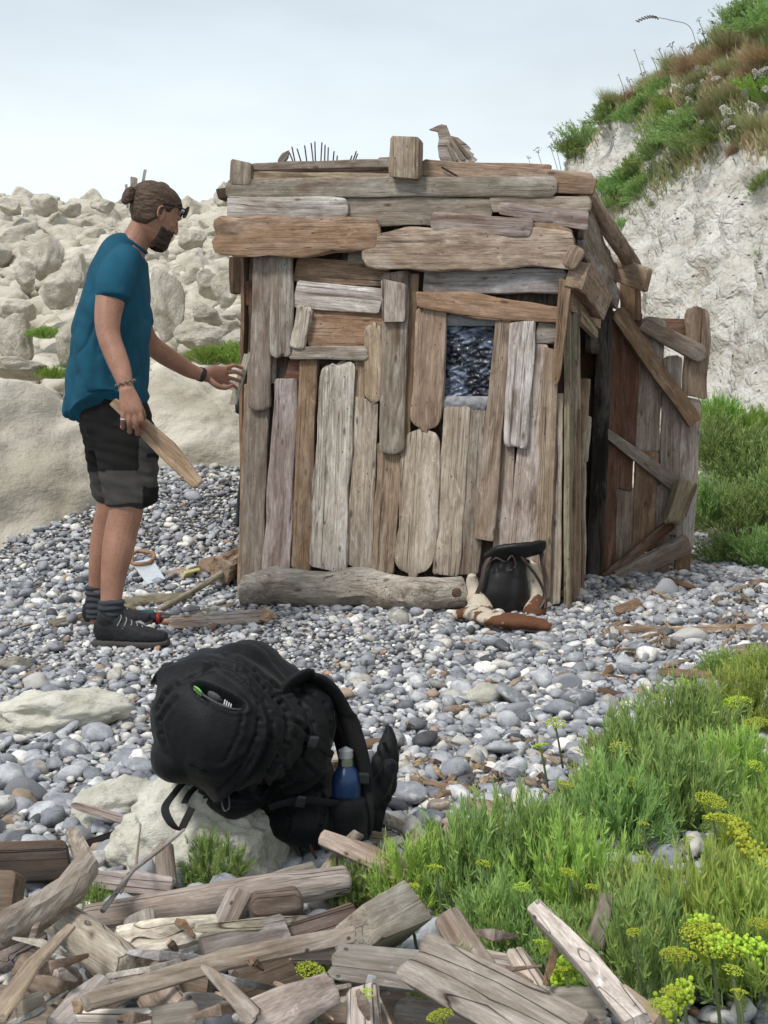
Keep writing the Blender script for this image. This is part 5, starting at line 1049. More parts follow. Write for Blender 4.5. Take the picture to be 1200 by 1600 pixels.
# ---------------------------------------------------------------- the driftwood pile in the foreground
PILE = [
 ([(-25,1478,.16),(60,1428,.16),(112,1390,.17),(138,1362,.18),(116,1302,.22)],[62,58,52,44,28],'t','cr','round','forked pale branch bending up at the left edge of the pile',1.8),
 ([(-10,1356,.05),(108,1348,.05)],[62,60],'bl','cc','rect','blackened square beam behind the bent branch',.5),
 ([(-30,1408,.08),(28,1404,.08)],[78,74],'b','cc','rect','sawn brown beam end at the left edge below the blackened beam',.6),
 ([(146,1380,.04),(200,1382,.04),(268,1390,.04)],[24,34,30],'p','bb','worn','ragged flat slab between bent branch and grey stump',2.2),
 ([(258,1322,.10),(262,1392,.03)],[30,34],'g','rc','round','short grey stump standing beside the samphire under the mossy rock',1.2),
 ([(130,1444,.05),(280,1415,.06),(420,1396,.07),(545,1378,.07)],[48,52,56,44],'p','rr','round','long brown log lying across the back of the pile',1.6),
 ([(392,1418,.09),(470,1410,.09)],[52,46],'br','rr','round','knobbly dark lump of wood against the long brown log',2.2),
 ([(160,1430,.10),(208,1366,.12),(250,1330,.14),(290,1296,.17)],[9,8,7,4],'pg','cp','round','thin bare twig leaning from the pile up to the mossy rock',1.2),
 ([(188,1400,.08),(213,1350,.1),(220,1290,.13)],[4,4,3],'pg','cp','round','thinnest upright twig left of the mossy rock',1.2),
 ([(182,1482,.12),(250,1468,.13),(340,1448,.13)],[38,48,34],'w','bc','worn','whitish weathered board with a dark knotted end',1.8),
 ([(218,1436,.10),(232,1530,.05)],[50,54],'pg','rc','rect','flat rounded board standing upright behind the whitish board',.7),
 ([(376,1400,.14),(322,1500,.08)],[38,36],'pg','cc','worn','pale board slanting down between brown log and long batten',.8),
 ([(80,1440,.10),(140,1478,.11),(205,1535,.10)],[52,66,70],'pg','rc','round','thick smooth pale limb pointing down to the right',1.2),
 ([(113,1455,.19),(52,1510,.20),(-5,1600,.20)],[14,26,34],'nb','bc','worn','long splintered tan stick at the lower left corner',1.5),
 ([(40,1515,.12),(112,1548,.13)],[52,62],'b','rr','round','knotty brown chunk below the splintered tan stick',2.6),
 ([(30,1590,.16),(64,1575,.16)],[34,32],'gy','cc','rect','small square cut offcut in the lower left corner',.5),
 ([(134,1571,.18),(350,1508,.18),(548,1463,.16)],[27,30,26],'nb','cc','rect','long straight tan batten lying across the pile',.5),
 ([(160,1553,.13),(350,1506,.13)],[18,22],'g','bb','worn','grey rough stick just behind the long tan batten',1.5),
 ([(316,1492,.13),(448,1456,.14)],[44,50],'cg','cc','rect','grey board with a worn cut end behind the long tan batten',.5),
 ([(303,1452,.16),(400,1446,.16),(495,1437,.14)],[12,18,12],'gy','pb','worn','thin mossy splinter lying on the boards in the middle',1.5),
 ([(430,1480,.11),(548,1440,.12)],[40,46],'br','cc','rect','dark red brown board left of the mossy cut block',.7),
 ([(556,1472,.14),(630,1428,.11)],[60,72],'gy','cc','rect','thick mossy grey cut block in the middle of the pile',.5),
 ([(528,1505,.14),(705,1532,.14)],[52,62],'cg','bc','rect','straight grey squared beam right of the middle',.5),
 ([(655,1508,.19),(780,1568,.19),(910,1632,.18)],[82,92,88],'pg','bc','rect','widest pale plank at the bottom of the pile',.8),
 ([(698,1436,.12),(765,1540,.08)],[46,52],'g','rc','worn','rounded grey board sticking up from the samphire',.8),
 ([(838,1424,.22),(920,1515,.20),(1000,1612,.20)],[26,34,38],'w','cc','rect','long whitish batten with a black crack pointing up left',.5),
 ([(952,1402,.16),(940,1450,.12),(922,1515,.06)],[18,28,38],'g','rb','worn','grey split stake standing in the samphire beside the whitish batten',1.4),
 ([(806,1503,.10),(850,1575,.08)],[28,40],'pg','bc','rect','small pale board end between widest plank and whitish batten',1),
 ([(850,1580,.10),(940,1585,.10)],[58,54],'g','cc','worn','dark grey block below the whitish batten',1),
 ([(975,1560,.12),(1035,1612,.12)],[22,26],'t','bc','rect','short brown stick at the right end of the pile',1),
 ([(752,1502,.09),(808,1512,.09)],[24,20],'pg','cc','rect','short pale offcut behind the widest plank',.7),
 ([(502,1310,.12),(580,1345,.09),(665,1392,.05)],[24,34,36],'t','rc','rect','flat grey brown board leaning below the backpack',.9),
 ([(562,1303,.12),(535,1335,.08),(508,1372,.05)],[20,22,24],'nb','cb','round','short tan peg crossing under the leaning board',1.3),
 ([(400,1380,.05),(450,1368,.05),(490,1358,.05)],[14,24,16],'pg','bb','worn','ragged pale piece against the mossy rock',2.2),
 ([(315,1508,.22),(355,1545,.22),(400,1592,.21)],[10,24,30],'pg','pb','worn','pointed grey splinter lying over the long tan batten',1.6),
 ([(385,1605,.18),(450,1580,.18),(522,1556,.17)],[60,62,46],'pg','bb','worn','bulky ragged pale log at the bottom centre',2.4),
 ([(568,1556,.15),(572,1625,.12)],[48,54],'pg','cc','worn','upright sawn post end at the bottom centre',.9),
 ([(372,1548,.10),(482,1512,.10)],[60,66],'br','cc','worn','dark broad board in the shade below the long tan batten',.9),  # tan board, the shade on it put into the dark brown tone
 ([(456,1502,.13),(535,1494,.13)],[20,22],'pg','bc','worn','small ragged pale stick touching the squared beam',2),
 ([(572,1515,.12),(612,1605,.12)],[5,6],'t','cc','round','thin dry stem slanting beside the upright post end',.8),
 ([(92,1612,.14),(125,1570,.14),(164,1538,.14)],[44,52,34],'w','cr','worn','bleached ribbed piece at the bottom left',2.4),
 ([(215,1600,.14),(308,1584,.14)],[30,36],'cg','cr','worn','pale grey rounded end at the bottom left of the centre',1.4),
 ([(120,1592,.14),(235,1604,.14)],[28,30],'w','bb','worn','white splintered piece along the bottom edge',2.2),
 ([(205,1500,.06),(275,1600,.08)],[62,66],'b','cc','worn','brown board standing in shade behind the long tan batten',1),
 ([(288,1572,.12),(348,1576,.12)],[34,30],'pg','cc','rect','short stub between rounded end and bulky log',.9),
 ([(0,1500,.06),(60,1470,.06)],[60,50],'g','rr','round','dark grey log under the bent branch',1.6),
 ([(150,1500,.05),(330,1540,.05)],[60,60],'g','cc','worn','shaded grey plank deep inside the left part of the pile',1),
 ([(440,1560,.06),(640,1590,.06)],[56,60],'b','cc','worn','shaded brown plank deep inside the middle of the pile',1),
 ([(620,1590,.06),(860,1620,.06)],[50,60],'g','rr','round','shaded grey log under the widest pale plank',1),
 ([(-20,1570,.08),(120,1600,.08)],[60,60],'g','rr','round','shaded grey log in the lower left corner',1),
]
for pts, ws, tn, en, sc_, lab, rg in PILE:
    th = None
    if sc_ == 'rect': th = .028 if max(ws) < 46 else .03
    if 'beam' in lab or 'block' in lab: th = .075
    if 'widest' in lab: th = .035
    piece('driftwood', pts, ws, tn, en, sc_, th, lab, rg)

sp_r = random.Random(17)
for k in range(34):
    x = sp_r.uniform(10, 900); y = sp_r.uniform(1440, 1598); a = sp_r.uniform(-.8, .8) + (math.pi / 2 if sp_r.random() < .2 else 0); l = sp_r.uniform(25, 75); li = sp_r.uniform(.10, .17)
    piece('splinter', [(x - l * math.cos(a), y - l * math.sin(a) * .7, li), (x, y, li + .02), (x + l * math.cos(a), y + l * math.sin(a) * .7, li)], [sp_r.uniform(3, 8), sp_r.uniform(8, 20), sp_r.uniform(3, 9)], sp_r.choice(['pg', 'w', 'g', 't', 'b', 'cg']), sp_r.choice(['bp', 'bb', 'cb', 'pb']), 'worn', None, 'thin broken splinter of driftwood wedged in the pile', 2.2, group='splinters in the driftwood pile')
# ---------------------------------------------------------------- plants
SAM = m_leaf('samphire_leaf', (.20, .33, .13), (.42, .56, .16), (.56, .50, .20)); SAMB = m_leaf('fresh_leaf', (.16, .30, .06), (.32, .50, .09))
BUSH = m_leaf('bush_leaf', (.17, .29, .11), (.36, .50, .15), (.42, .40, .16)); DRY = m_leaf('dry_grass', (.27, .175, .10), (.47, .34, .19), (.42, .36, .22), .8); OLIVE = m_leaf('olive_grass', (.22, .26, .11), (.42, .41, .19), (.42, .33, .18), .7)
LIME = m_leaf('lime_flower', (.36, .50, .04), (.62, .74, .10)); STEM = m_plain('plant_stem', (.10, .13, .06), .7); WHITE = m_leaf('white_flower', (.50, .50, .44), (.72, .71, .64)); SEED = m_leaf('seed_head', (.06, .05, .035), (.12, .10, .07))
def blades(r, bases, dirs, lens, wid, curve=.25, seg=3):
    """thin tapering leaves as one array mesh"""
    n = len(bases); up = np.array([0, 0, 1.0]); d = dirs / np.linalg.norm(dirs, axis=1)[:, None]
    s = np.cross(d, r.normal(size=(n, 3))); s /= np.linalg.norm(s, axis=1)[:, None]; bend = np.cross(d, s) * r.uniform(-1, 1, (n, 1)) * curve + up * curve * .5
    V = np.empty((n, seg * 2 + 1, 3)); prof = [.7, 1.0, .95, .5][:seg]
    for k in range(seg):
        t = k / seg; c = bases + d * (lens[:, None] * t) + bend * (lens[:, None] * t * t); V[:, 2 * k] = c - s * (wid[:, None] * prof[k] / 2); V[:, 2 * k + 1] = c + s * (wid[:, None] * prof[k] / 2)
    V[:, -1] = bases + d * lens[:, None] + bend * lens[:, None]
    fq = []
    for k in range(seg - 1): fq.append((2 * k, 2 * k + 1, 2 * k + 3, 2 * k + 2))
    ft = (2 * seg - 2, 2 * seg - 1, 2 * seg)
    return V, fq, ft
def blade_mesh(name, V, fq, ft, rnd, mat):
    n, m = V.shape[:2]; off = (np.arange(n) * m)[:, None, None]; q = (np.array(fq)[None] + off).reshape(-1, 4); t = (np.array([ft])[None] + off).reshape(-1, 3)
    me = bpy.data.meshes.new(name); me.vertices.add(n * m); me.vertices.foreach_set('co', V.reshape(-1)); loops = np.concatenate([q.ravel(), t.ravel()]); me.loops.add(len(loops)); me.loops.foreach_set('vertex_index', loops)
    me.polygons.add(len(q) + len(t)); ls = np.concatenate([np.arange(len(q)) * 4, len(q) * 4 + np.arange(len(t)) * 3]); lt = np.concatenate([np.full(len(q), 4), np.full(len(t), 3)]); me.polygons.foreach_set('loop_start', ls); me.polygons.foreach_set('loop_total', lt)
    me.update(); a = me.attributes.new('rnd', 'FLOAT', 'POINT'); a.data.foreach_set('value', np.repeat(rnd, m)); me.materials.append(mat); return me
def tuft(seed, mat, n_st=260, leaves=14, rad=1.0, hgt_=.75, ll=.16, lw=.018, spread=.8, upness=1.1, fork=True, name='foliage', lift=.25):
    """a unit-sized clump: stems rise from the base and carry forked fleshy leaves"""
    r = np.random.RandomState(seed); B = []; D = []; Ls = []; W = []; Rn = []
    a = r.uniform(0, 6.283, n_st); rr = np.sqrt(r.rand(n_st)); lump = 1 + .28 * np.sin(a * 2 + seed) + .22 * np.sin(a * 5 + seed * 2) + r.uniform(-.15, .15, n_st)
    tips = np.stack([np.cos(a) * rr * rad * lump * spread, np.sin(a) * rr * rad * lump * spread, hgt_ * np.sqrt(np.clip(1 - (rr * .92) ** 2, 0, 1)) * r.uniform(.5, 1.2, n_st)], 1)
    root = tips * [.3, .3, 0]; hue = r.rand(n_st)
    for i in range(n_st):
        ax = tips[i] - root[i]; L_ = np.linalg.norm(ax); ax /= L_
        nodes = max(3, leaves // 4)
        for k in range(nodes):
            t = 1 - (k / nodes) * .6 * (.6 + .4 * r.rand()); p = root[i] + ax * L_ * t + [0, 0, -.05 * (1 - t)] + r.normal(0, .008, 3); nd = ax + np.array([0, 0, .25 * upness]) + r.normal(0, .22, 3); nd /= np.linalg.norm(nd); hv = .55 * hue[i] + .35 * r.rand()
            q0 = p + nd * ll * .35
            for f_ in range(5):
                d = nd + r.normal(0, .40, 3); st_ = p if f_ < 2 else q0
                B.append(st_); D.append(d); Ls.append(ll * r.uniform(.55, 1.05)); W.append(lw * r.uniform(.75, 1.15)); Rn.append(min(1, max(0, hv + .1 * r.rand())))
        B.append(root[i]); D.append(ax); Ls.append(L_); W.append(lw * .8); Rn.append(.3)
    V, fq, ft = blades(r, np.array(B), np.array(D), np.array(Ls), np.array(W)); return blade_mesh(name, V, fq, ft, np.array(Rn), mat)
def grass_tuft(seed, mat, n=1400, hgt_=1.0, rad=.5, lw=.012, name='foliage', curve=.5, lean=.45):
    r = np.random.RandomState(seed); a = r.uniform(0, 6.283, n); q = np.sqrt(r.rand(n)) * rad; B = np.stack([np.cos(a) * q, np.sin(a) * q, np.zeros(n)], 1)
    D = np.stack([np.cos(a) * q * 1.2, np.sin(a) * q * 1.2, np.full(n, .8)], 1) + r.normal(0, lean * .6, (n, 3)); V, fq, ft = blades(r, B, D, hgt_ * r.uniform(.35, 1.1, n), lw * r.uniform(.6, 1.3, n), curve); return blade_mesh(name, V, fq, ft, r.rand(n), mat)
SAM2 = m_leaf('young_samphire_leaf', (.26, .40, .10), (.52, .66, .16), (.60, .55, .22)); SAMT = [tuft(s, SAM, 210, 30, ll=.135, lw=.0165) for s in (1, 2, 3, 4)]; SAMY = [tuft(s, SAM2, 190, 30, ll=.13, lw=.016) for s in (5, 6)]
def umbel_mesh(seed, mat, n=120, flat=.45, rb=.09):
    r = np.random.RandomState(seed); v, f = ico(1); Vs = []; Fs = []; rn = []
    for i in range(n):
        a = r.uniform(0, 6.28); q = np.sqrt(r.rand()); c = np.array([math.cos(a) * q, math.sin(a) * q, flat * math.sqrt(max(0, 1 - q * q * .9)) + r.normal(0, .05)]); s = rb * r.uniform(.6, 1.15); Vs.append(v * [s, s, s * .8] + c); Fs.append(f + i * len(v)); rn += [r.rand()] * len(v)
    for i in range(14):
        a = r.uniform(0, 6.28); q = .3 + .6 * r.rand(); e = np.array([math.cos(a) * q, math.sin(a) * q, flat * .7]); w_ = .02; b0 = len(v) * n + i * 4; Vs.append(np.array([[-w_, 0, -.8], [w_, 0, -.8], e + [w_, 0, 0], e - [w_, 0, 0]])); Fs.append(None); rn += [.1] * 4
    faces = []
    for F_ in Fs:
        if F_ is not None: faces += F_.tolist()
    base = len(v) * n
    for i in range(14): faces.append((base + i * 4, base + i * 4 + 1, base + i * 4 + 2, base + i * 4 + 3))
    me = bpy.data.meshes.new('flower_head'); me.from_pydata(np.concatenate(Vs).tolist(), [], faces); me.update(); at = me.attributes.new('rnd', 'FLOAT', 'POINT'); at.data.foreach_set('value', rn); me.materials.append(mat); me.polygons.foreach_set('use_smooth', [True] * len(me.polygons)); return me
UMB = [umbel_mesh(s, LIME) for s in (1, 2, 3)]; UMBL = [umbel_mesh(s, LIME, 420, .5, .048) for s in (11, 12)]; UMW = [umbel_mesh(s, WHITE, 70, .3, .13) for s in (5, 6)]; UMS = [umbel_mesh(s, SEED, 26, .25, .11) for s in (7, 8)]
def plant(name, me, loc, s, rz, label, cat='plant', group=None, sz=None, part='foliage', tilt=(0, 0)):
    root = empty(name, loc, label, cat, group); o = bpy.data.objects.new(part, me); link(o, root); o.rotation_euler = (tilt[0], tilt[1], rz); o.scale = (s, s, sz or s); return root
SAMP = [  # px, py of the foot, radius m, height factor, label
 (925,1275,.11,.9,'samphire clump at the left tip of the right hand bed'),(985,1235,.17,1,'samphire clump below the small dark stick'),(1075,1190,.18,1,'samphire clump in the upper middle of the right hand bed'),(1165,1150,.17,1,'samphire clump with yellow green heads at the upper right edge'),
 (1185,1075,.15,.8,'bright samphire clump right of the short brown stick'),(960,1325,.16,1,'dark samphire clump above the gap in the bed'),(1060,1300,.18,1,'broad samphire clump in the middle of the right hand bed'),(1150,1265,.16,1.05,'tall samphire clump above the long flower spike'),
 (860,1330,.11,.8,'low samphire clump beside the mottled cobble'),(1190,1345,.12,1,'samphire clump at the right edge above the gap'),(1130,1060,.12,.7,'small samphire clump right of the grey stone at the top of the bed'),
 (650,1425,.13,1,'samphire clump behind the mossy cut block'),(735,1430,.15,1.1,'samphire clump behind the rounded grey board'),(820,1420,.16,1.15,'samphire clump in front of the cobbles left of the whitish batten'),(895,1450,.15,1.1,'samphire clump behind the split grey stake'),(790,1500,.12,1,'samphire clump between rounded board and whitish batten'),
 (545,1425,.09,.9,'small samphire clump above the mossy cut block'),(985,1480,.13,1,'samphire clump right of the split grey stake'),(1010,1575,.15,1.1,'samphire clump right of the whitish batten'),(1095,1530,.16,1.15,'samphire clump under the largest yellow green flower heads'),
 (1180,1570,.16,1.15,'samphire clump in the lower right corner'),(1175,1470,.14,1,'samphire clump at the right edge below the flower spike'),(330,1395,.10,.95,'samphire clump in front of the mossy chalk rock'),(283,1350,.05,1.1,'tiny samphire sprig beside the grey stump'),
 (560,1540,.09,.8,'samphire sprig growing through the pile under the squared beam'),(700,1600,.12,.8,'dark samphire clump under the widest pale plank'),(150,1420,.06,.7,'small samphire sprig under the ragged slab'),(905,1530,.12,.9,'samphire clump under the whitish batten')]
SAMP += [(1290, 1120, .17, 1, 'samphire clump just beyond the right edge of the upper bed'), (1300, 1280, .18, 1, 'samphire clump just beyond the right edge of the middle bed'), (1320, 1450, .17, 1, 'samphire clump just beyond the right edge of the lower bed'), (1420, 1220, .18, 1, 'farthest samphire clump beyond the right edge')]
for i, (px, py, s, hz, lab) in enumerate(SAMP):
    g = G(px, py); plant('samphire', SAMY[i % 2] if (px, py) in ((1185,1075), (1165,1150), (1150,1265), (1190,1345), (1175,1470), (1180,1570), (1095,1530), (895,1450), (650,1425), (925,1275)) else SAMT[i % 4], g - Vector((0, 0, .01)), s * .88, i * 1.7, lab, sz=s * hz * 1.38)
FH = [(868,1135,13),(845,1170,11),(882,1230,13),(970,1175,15),(985,1228,20),(1035,1095,18),(1075,1080,20),(1150,1105,22),(1180,1135,18),(1110,1260,22),(1005,1365,14),(1005,1340,10),(1075,1315,9),(1135,1295,32),(635,1398,20),(680,1362,11),(755,1352,10),(815,1388,11),(888,1372,13),(827,1308,10),
      (485,1527,22),(570,1558,13),(850,1485,15),(885,1530,15),(990,1460,10),(1060,1500,24),(1110,1485,42),(1145,1525,14),(1155,1420,24),(1035,1580,20),(1050,1555,16),(1155,1560,12),(690,1595,20),(925,1395,10),(1095,1415,14),(1190,1450,18),(1005,1290,9),(1180,1200,12)]
FL = {(1110,1485): 'largest yellow green flower head in the lower right corner', (1135,1295): 'big domed flower head at the start of the upper drooping spike', (1060,1500): 'flower head touching the largest one on its left', (485,1527): 'yellow green flower head inside the driftwood pile left of the squared beam', (570,1558): 'small round flower head above the upright post end', (635,1398): 'flower head just right of the leaning board below the backpack',
      (985,1228): 'loose flower head in the centre of the upper samphire', (868,1135): 'flower head at the far left tip of the samphire bed', (690,1595): 'flower head at the bottom edge under the widest plank', (1035,1580): 'flower head low beside the right end of the pile', (1155,1420): 'flower head above the level flower spike', (1110,1260): 'flower head right of the centre below the tall stems', (1150,1105): 'broad flower head near the upper right edge of the samphire', (1035,1095): 'flower head at the top of the samphire below the short brown stick'}
for i, (px, py, rp) in enumerate(FH):
    lift = .16 if py > 1420 else .13
    g = G(px, py, lift); s = rp * 1.2 * g.y / F
    root = empty('samphire_flower', (g.x, g.y, g.z - lift + .02), FL.get((px, py), 'small yellow green samphire flower head on a fleshy stem'), 'flower', None if (px, py) in FL else 'small samphire flower heads'); o = bpy.data.objects.new('flower_head', UMBL[i % 2] if rp >= 18 else UMB[i % 3]); link(o, root); o.location = (0, 0, lift - .02); o.scale = (s, s, s * .95); o.rotation_euler = (random.Random(i).uniform(-.4, .4), random.Random(i + 9).uniform(-.4, .4), i)
    V = []; Fc = []; lf(V, Fc, [(Vector((.02, .015, 0)), .0028, .0028), (Vector((.008, 0, lift * .5)), .0026, .0026), (Vector((0, 0, lift - .025)), .0022, .0022)], None, 6, 2); mesh_obj('stem', V, Fc, STEM, root)
# drooping flower spikes
for i, pts in enumerate(([(1150,1295,.17),(1170,1330,.16),(1200,1350,.15),(1235,1365,.14)],[(1118,1375,.13),(1160,1384,.13),(1215,1395,.12)],[(1110,1480,.17),(1155,1478,.17),(1220,1490,.16)],[(1080,1443,.14),(1105,1455,.16),(1120,1480,.17)],[(1035,1600,.10),(1050,1565,.13),(1075,1545,.15)],[(870,1535,.09),(880,1515,.11),(893,1505,.12)])):
    pp = smooth_path([(G(*p), 1, 1) for p in pts], 12); r = random.Random(i); V = []; Fc = []; rn = []
    for c, _, _ in pp:
        for q in range(12): ell(V, Fc, c + Vector((r.gauss(0, .007), r.gauss(0, .007), r.gauss(0, .006))), (r.uniform(.002, .0042),) * 3, None, 6, 4)
    me = bpy.data.meshes.new('flower_spike'); b = pp[0][0]; me.from_pydata([tuple(Vector(v) - b) for v in V], [], Fc); me.update(); at = me.attributes.new('rnd', 'FLOAT', 'POINT'); at.data.foreach_set('value', np.repeat(np.random.RandomState(i).rand(len(V) // 20 + 1), 20)[:len(V)]); me.materials.append(LIME)
    o = bpy.data.objects.new('flower_spike', me); link(o); o.location = b; tag(o, ('long yellow green flower spike drooping from the big head at the right', 'flower spike lying level at the right edge above the lowest bed', 'flower spike running right from the largest flower head', 'short flower spike rising left of the largest flower head', 'flower spike hanging beside the right end of the pile', 'small flower spike beside the whitish batten')[i], 'flower')
# green patches near the big boulders and behind the door
BU = [tuft(s, BUSH, 260, 20, ll=.11, lw=.015, hgt_=.8) for s in (21, 22, 23)]; BF = [tuft(s, SAMB, 260, 18, ll=.13, lw=.014, hgt_=.6) for s in (31, 32)]; BD = [grass_tuft(s, DRY, 2200, 1.0, .6, .010) for s in (41, 42)]; BO = [grass_tuft(s, OLIVE, 2200, 1.0, .6, .011) for s in (51, 52)]
for i, (px, py, d, s, h_, me, lab) in enumerate(((325,570,9.0,.21,.9,BF[0],'bright green tuft on the rocks left of the man\'s reaching hand'),(362,570,9.0,.23,.95,BF[1],'bright green tuft against the hut\'s left edge above the reaching hand'),(72,529,9.3,.16,.8,BF[0],'green patch beside the rounded white boulder'),(85,592,8.9,.15,.8,BF[1],'green patch above the huge boulder behind the man\'s back'),(105,575,9.2,.07,.7,BU[0],'dark green tuft close behind the man\'s back'),
    (165,366,13,.2,.6,BU[1],'dark green tuft in the scree above the man\'s shoulder'),(345,490,10.4,.13,.6,BO[0],'olive tuft in the scree left of the hut'),(292,335,17,.14,.4,BO[1],'olive tuft on the scree right of the sunglasses'),(335,345,15,.2,.35,BO[0],'olive patch of grass below the skyline beside the hut roof'),(10,375,15,.3,.4,BO[1],'olive patch in the scree at the left edge'),(300,445,12,.12,.5,BU[2],'small dark tuft between scree boulders'),(350,385,13,.18,.4,BO[0],'thin olive growth left of the hut\'s upper boards'))):
    plant('plant_tuft', me, G(px, py + 6) if d > 10 else P(px, py, d), s, i, lab, sz=s * h_)
for i, (px, py, d, s, h_, me, lab) in enumerate(((1118,690,9.2,.42,1.1,BU[0],'tall green bush behind the open door'),(1175,720,9.0,.45,1.1,BU[1],'green bush at the right edge behind the door'),(1100,780,8.3,.30,1.1,BU[2],'green bush touching the outer edge of the door'),(1160,800,8.2,.36,1.1,BU[0],'wide dark green bush at the right edge'),(1215,780,8.3,.4,1.2,BU[1],'green bush half outside the right edge'),(1130,872,7.6,.22,.9,BU[2],'low green bush at the edge of the pebbles right of the door'),(1190,880,7.5,.28,.9,BU[1],'low spreading bush at the right edge above the pebbles'),(1125,650,9.6,.25,1.6,BF[0],'yellow green feathery shoots against the cliff foot'),(1185,660,9.5,.25,1.3,BF[1],'yellow green feathery shoots at the right edge against the cliff foot'))):
    p = P(px, py, d); p.z = max(hgt(p.x, p.y), p.z - s * .5); plant('bush', me, p, s, i * 2.1, lab, sz=s * h_)
# cliff vegetation: laid where the view meets the rock
CV = [(850,255,.35,'bd'),(868,245,.35,'b'),(890,232,.4,'b'),(915,222,.4,'b'),(938,200,.35,'d'),(955,190,.4,'b'),(985,190,.35,'b'),(960,165,.4,'o'),(1000,150,.4,'d'),(1010,170,.35,'b'),(1040,130,.45,'d'),(1035,155,.4,'b'),(1060,115,.5,'o'),(1085,110,.5,'d'),(1100,85,.5,'o'),(1120,95,.5,'d'),(1145,75,.5,'o'),(1160,45,.5,'b'),(1185,30,.5,'b'),(1175,80,.6,'d'),(1195,95,.6,'d'),(1150,115,.5,'o'),(1180,130,.5,'d'),
      (1050,215,.45,'b'),(1080,205,.5,'b'),(1105,225,.45,'b'),(1070,245,.45,'b'),(1045,190,.4,'f'),(1025,245,.4,'b'),(1000,270,.4,'b'),(980,290,.4,'b'),(960,310,.4,'b'),(965,335,.35,'b'),(1000,305,.35,'b'),(985,260,.35,'o'),(945,290,.3,'o'),(1110,190,.45,'o'),(1140,160,.45,'o'),(1130,140,.45,'d'),(1165,185,.4,'d'),(1185,205,.5,'o'),(1195,165,.5,'f'),(1150,240,.28,'d'),(1195,290,.3,'b'),(1200,230,.5,'d'),(1185,400,.14,'b'),(1020,325,.2,'o'),(970,360,.25,'b'),(880,240,.3,'o'),(905,212,.3,'o'),(1195,60,.5,'o'),(1130,60,.4,'o'),(1090,135,.4,'o'),(1020,130,.35,'o'),(1195,10,.5,'b'),(1165,15,.4,'b')]
names = {'b': (BU, 'cliff_bush', 'green bush'), 'd': (BD, 'dry_grass_clump', 'reddish brown dry grass clump'), 'o': (BO, 'grass_clump', 'olive grass clump'), 'f': (BF, 'cliff_bush', 'yellow green bush'), 'bd': (BU, 'cliff_bush', 'green bush')}
LBL = {(850,255):'green bush at the lowest end of the cliff skyline',(1050,215):'big green bush above the bare chalk face',(1150,240):'single reddish grass tuft on the bare chalk',(1195,290):'green bush at the right edge of the bare chalk face',(1185,400):'small dark bush alone on the bare chalk at the right edge',(965,335):'dark green bush just right of the hut\'s roof corner',(1195,165):'yellow green bush with white flowers at the right edge',(1185,30):'green bush at the top of the cliff in the upper right corner'}
for i, (px, py, s, k) in enumerate(CV):
    p, nrm = on_cliff(px, py)
    if p is None:
        for dy in (6, 12, 18, 24, 34, 46):
            p, nrm = on_cliff(px, py + dy)
            if p: break
    if p is None: continue
    mm, nm, lb = names[k]; s2 = s * p.y / 13 * .85
    if k in 'do': s2 *= .62
    if i % 5 == 4 and k in 'do': continue
    loc = p - nrm * .05
    g = None if (px, py) in LBL else {'b': 'green bushes', 'd': 'dry grass clumps', 'o': 'olive grass clumps', 'f': 'yellow green bushes'}.get(k, 'green bushes') + ' on the cliff'
    plant(nm, mm[i % len(mm)], loc, s2, i * 1.3, LBL.get((px, py), lb + ' growing in the plant band across the cliff'), 'plant', g, sz=s2 * (.75 if k in 'bf' or k == 'bd' else .62), tilt=(0, -.35))
# a sward of short grass over the cliff top and ledges
def sward():
    r = np.random.RandomState(3); B = []; Dd = []; Rn = []
    for (x0, y0, x1, y1, w_, n) in ((840,262,1000,110,38,2600),(1000,110,1200,-10,60,5200),(1000,160,1200,120,55,3800),(945,310,1110,215,34,2200),(1120,190,1200,210,30,1200),(1040,190,1200,60,60,4000)):
        for i in range(n):
            t = r.rand(); px = x0 + (x1 - x0) * t + r.normal(0, 8); py = y0 + (y1 - y0) * t + abs(r.normal(0, w_ * .55)) ; h = on_cliff(px, py)
            if h[0] is not None and (i % 3 or noise.noise(h[0] * 1.6) > -.12): B.append(h[0][:]); Dd.append([r.normal(-.25, .4), r.normal(0, .4), .9]); Rn.append(min(1, max(0, .5 + .9 * noise.noise(h[0] * 1.3) + r.normal(0, .15))))
    B = np.array(B); n = len(B); V, fq, ft = blades(r, B, np.array(Dd), r.uniform(.05, .15, n), r.uniform(.010, .022, n), .5)
    m = m_leaf('sward', (.18, .27, .11), (.45, .35, .20)); me = blade_mesh('cliff_grass', V, fq, ft, np.array(Rn), m); o = bpy.data.objects.new('cliff_grass', me); link(o); tag(o, 'short green and brown grass covering the top and ledges of the cliff', 'grass', None, 'stuff')
sward()
def stemflower(px, py, rp, mesh, label, grp, low=14, name='wild_carrot'):
    off = .45 if mesh in UMW else .12
    h = None
    for dy in range(low, 120, 6):
        h = on_cliff(px + dy * .25, py + dy)
        if h[0]: break
    if not h[0]: return
    d = h[0].y - off; top = P(px, py, d); root = empty(name, h[0], label, 'flower', grp); o = bpy.data.objects.new('flower_head', mesh); link(o, root); s = rp * d / F; o.location = top - h[0]; o.scale = (s, s, s); o.rotation_euler = (.5, -.3, px)
    V = []; Fc = []; lf(V, Fc, [(Vector((0, 0, -.03)), .006, .006), ((top - h[0]) * .5 + Vector((.02, 0, 0)), .005, .005), (top - h[0] - Vector((0, 0, s * .3)), .004, .004)], None, 6, 3); mesh_obj('stem', V, Fc, STEM, root)
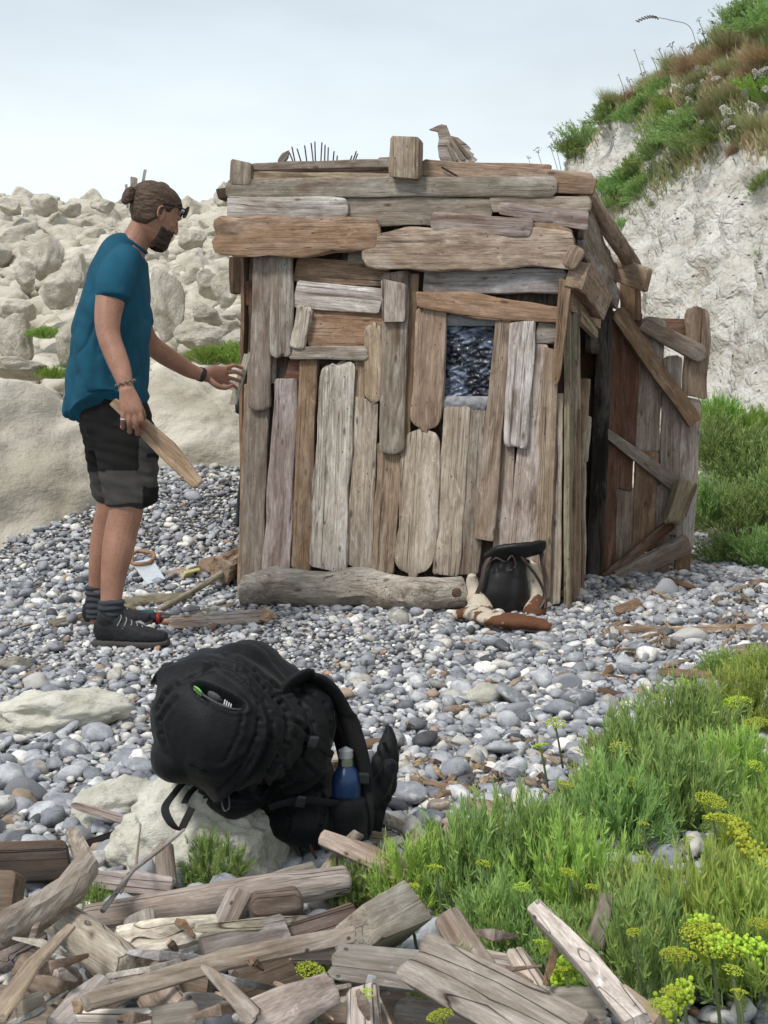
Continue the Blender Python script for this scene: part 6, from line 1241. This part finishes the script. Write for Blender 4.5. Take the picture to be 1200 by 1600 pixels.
for i, (x, y, r_p) in enumerate(((650,420,14),(770,410,16),(835,415,14),(905,395,17),(955,370,14),(1150,350,20),(1180,330,16),(1000,520,20),(1130,495,18),(750,530,14),(1100,430,16),(830,470,13),(415,595,14),(870,320,9),(1020,365,8),(890,575,8),(1005,575,14),(1030,600,12),(1190,420,12),(700,435,10))): stemflower(800 + x / 3, y / 3, r_p / 3.0 * 1.7, UMW[i % 2], 'white umbel flower of wild carrot on the cliff', 'white umbels on the cliff')
for i, (x, y, r_p) in enumerate(((185,630,16),(120,705,14),(745,210,14),(890,150,15),(695,290,18),(940,110,20),(875,92,10),(745,268,16),(610,295,8),(660,275,8),(840,215,14),(615,345,12),(548,375,12),(78,738,8),(410,460,6),(500,350,5),(690,230,7),(795,225,8),(180,685,10),(575,235,5))): stemflower(800 + x / 3, y / 3, r_p / 3.0 * 1.5, UMS[i % 2], 'dark seed head on a thin stem against the sky on the cliff edge', 'seed heads on the cliff edge', 12, 'seed_head')
def arch_grass():
    h = None
    for dy in range(0, 90, 5):
        h = on_cliff(1090, 55 + dy)
        if h[0]: break
    d = h[0].y; b = h[0]; o = cord('grass_stalk', [b, P(1078, 42, d), P(1050, 32, d), P(1020, 27, d), P(995, 33, d)], .005, m_plain('stalk', (.16, .14, .10), .8), b, None, 6); tag(o, 'single long grass stalk arching left against the sky', 'grass stalk')
    V = []; Fc = []
    for k in range(24): t = k / 24; c = P(995 + 34 * t, 34 - 8 * math.sin(t * 2.4) + (k % 3 - 1) * 1.2, d); ell(V, Fc, c, (.022, .012, .009), Matrix.Rotation(R(20 + 10 * (k % 3)), 3, 'Y'), 6, 4)
    me = bpy.data.meshes.new('e'); me.from_pydata([tuple(v) for v in V], [], Fc); put('seed_ear', me, m_plain('ear', (.10, .085, .06), .9), b, o)
arch_grass()
# dead red-brown twigs beside the backpack
rt = random.Random(6)
for i, pts in enumerate(([(497,1345,.02),(494,1300,.08),(487,1252,.13)],[(505,1350,.02),(512,1325,.05),(520,1308,.08)],[(498,1352,.02),(488,1335,.05),(484,1322,.07)])): piece('dry_stalk', pts, [4, 5, 3], 'r', 'cp', 'round', None, ('tallest reddish dry stalk in front of the backpack', 'short reddish dry stalk right of the tallest one', 'short reddish dry stalk left of the tallest one')[i], 1, None, 'dry stalk')
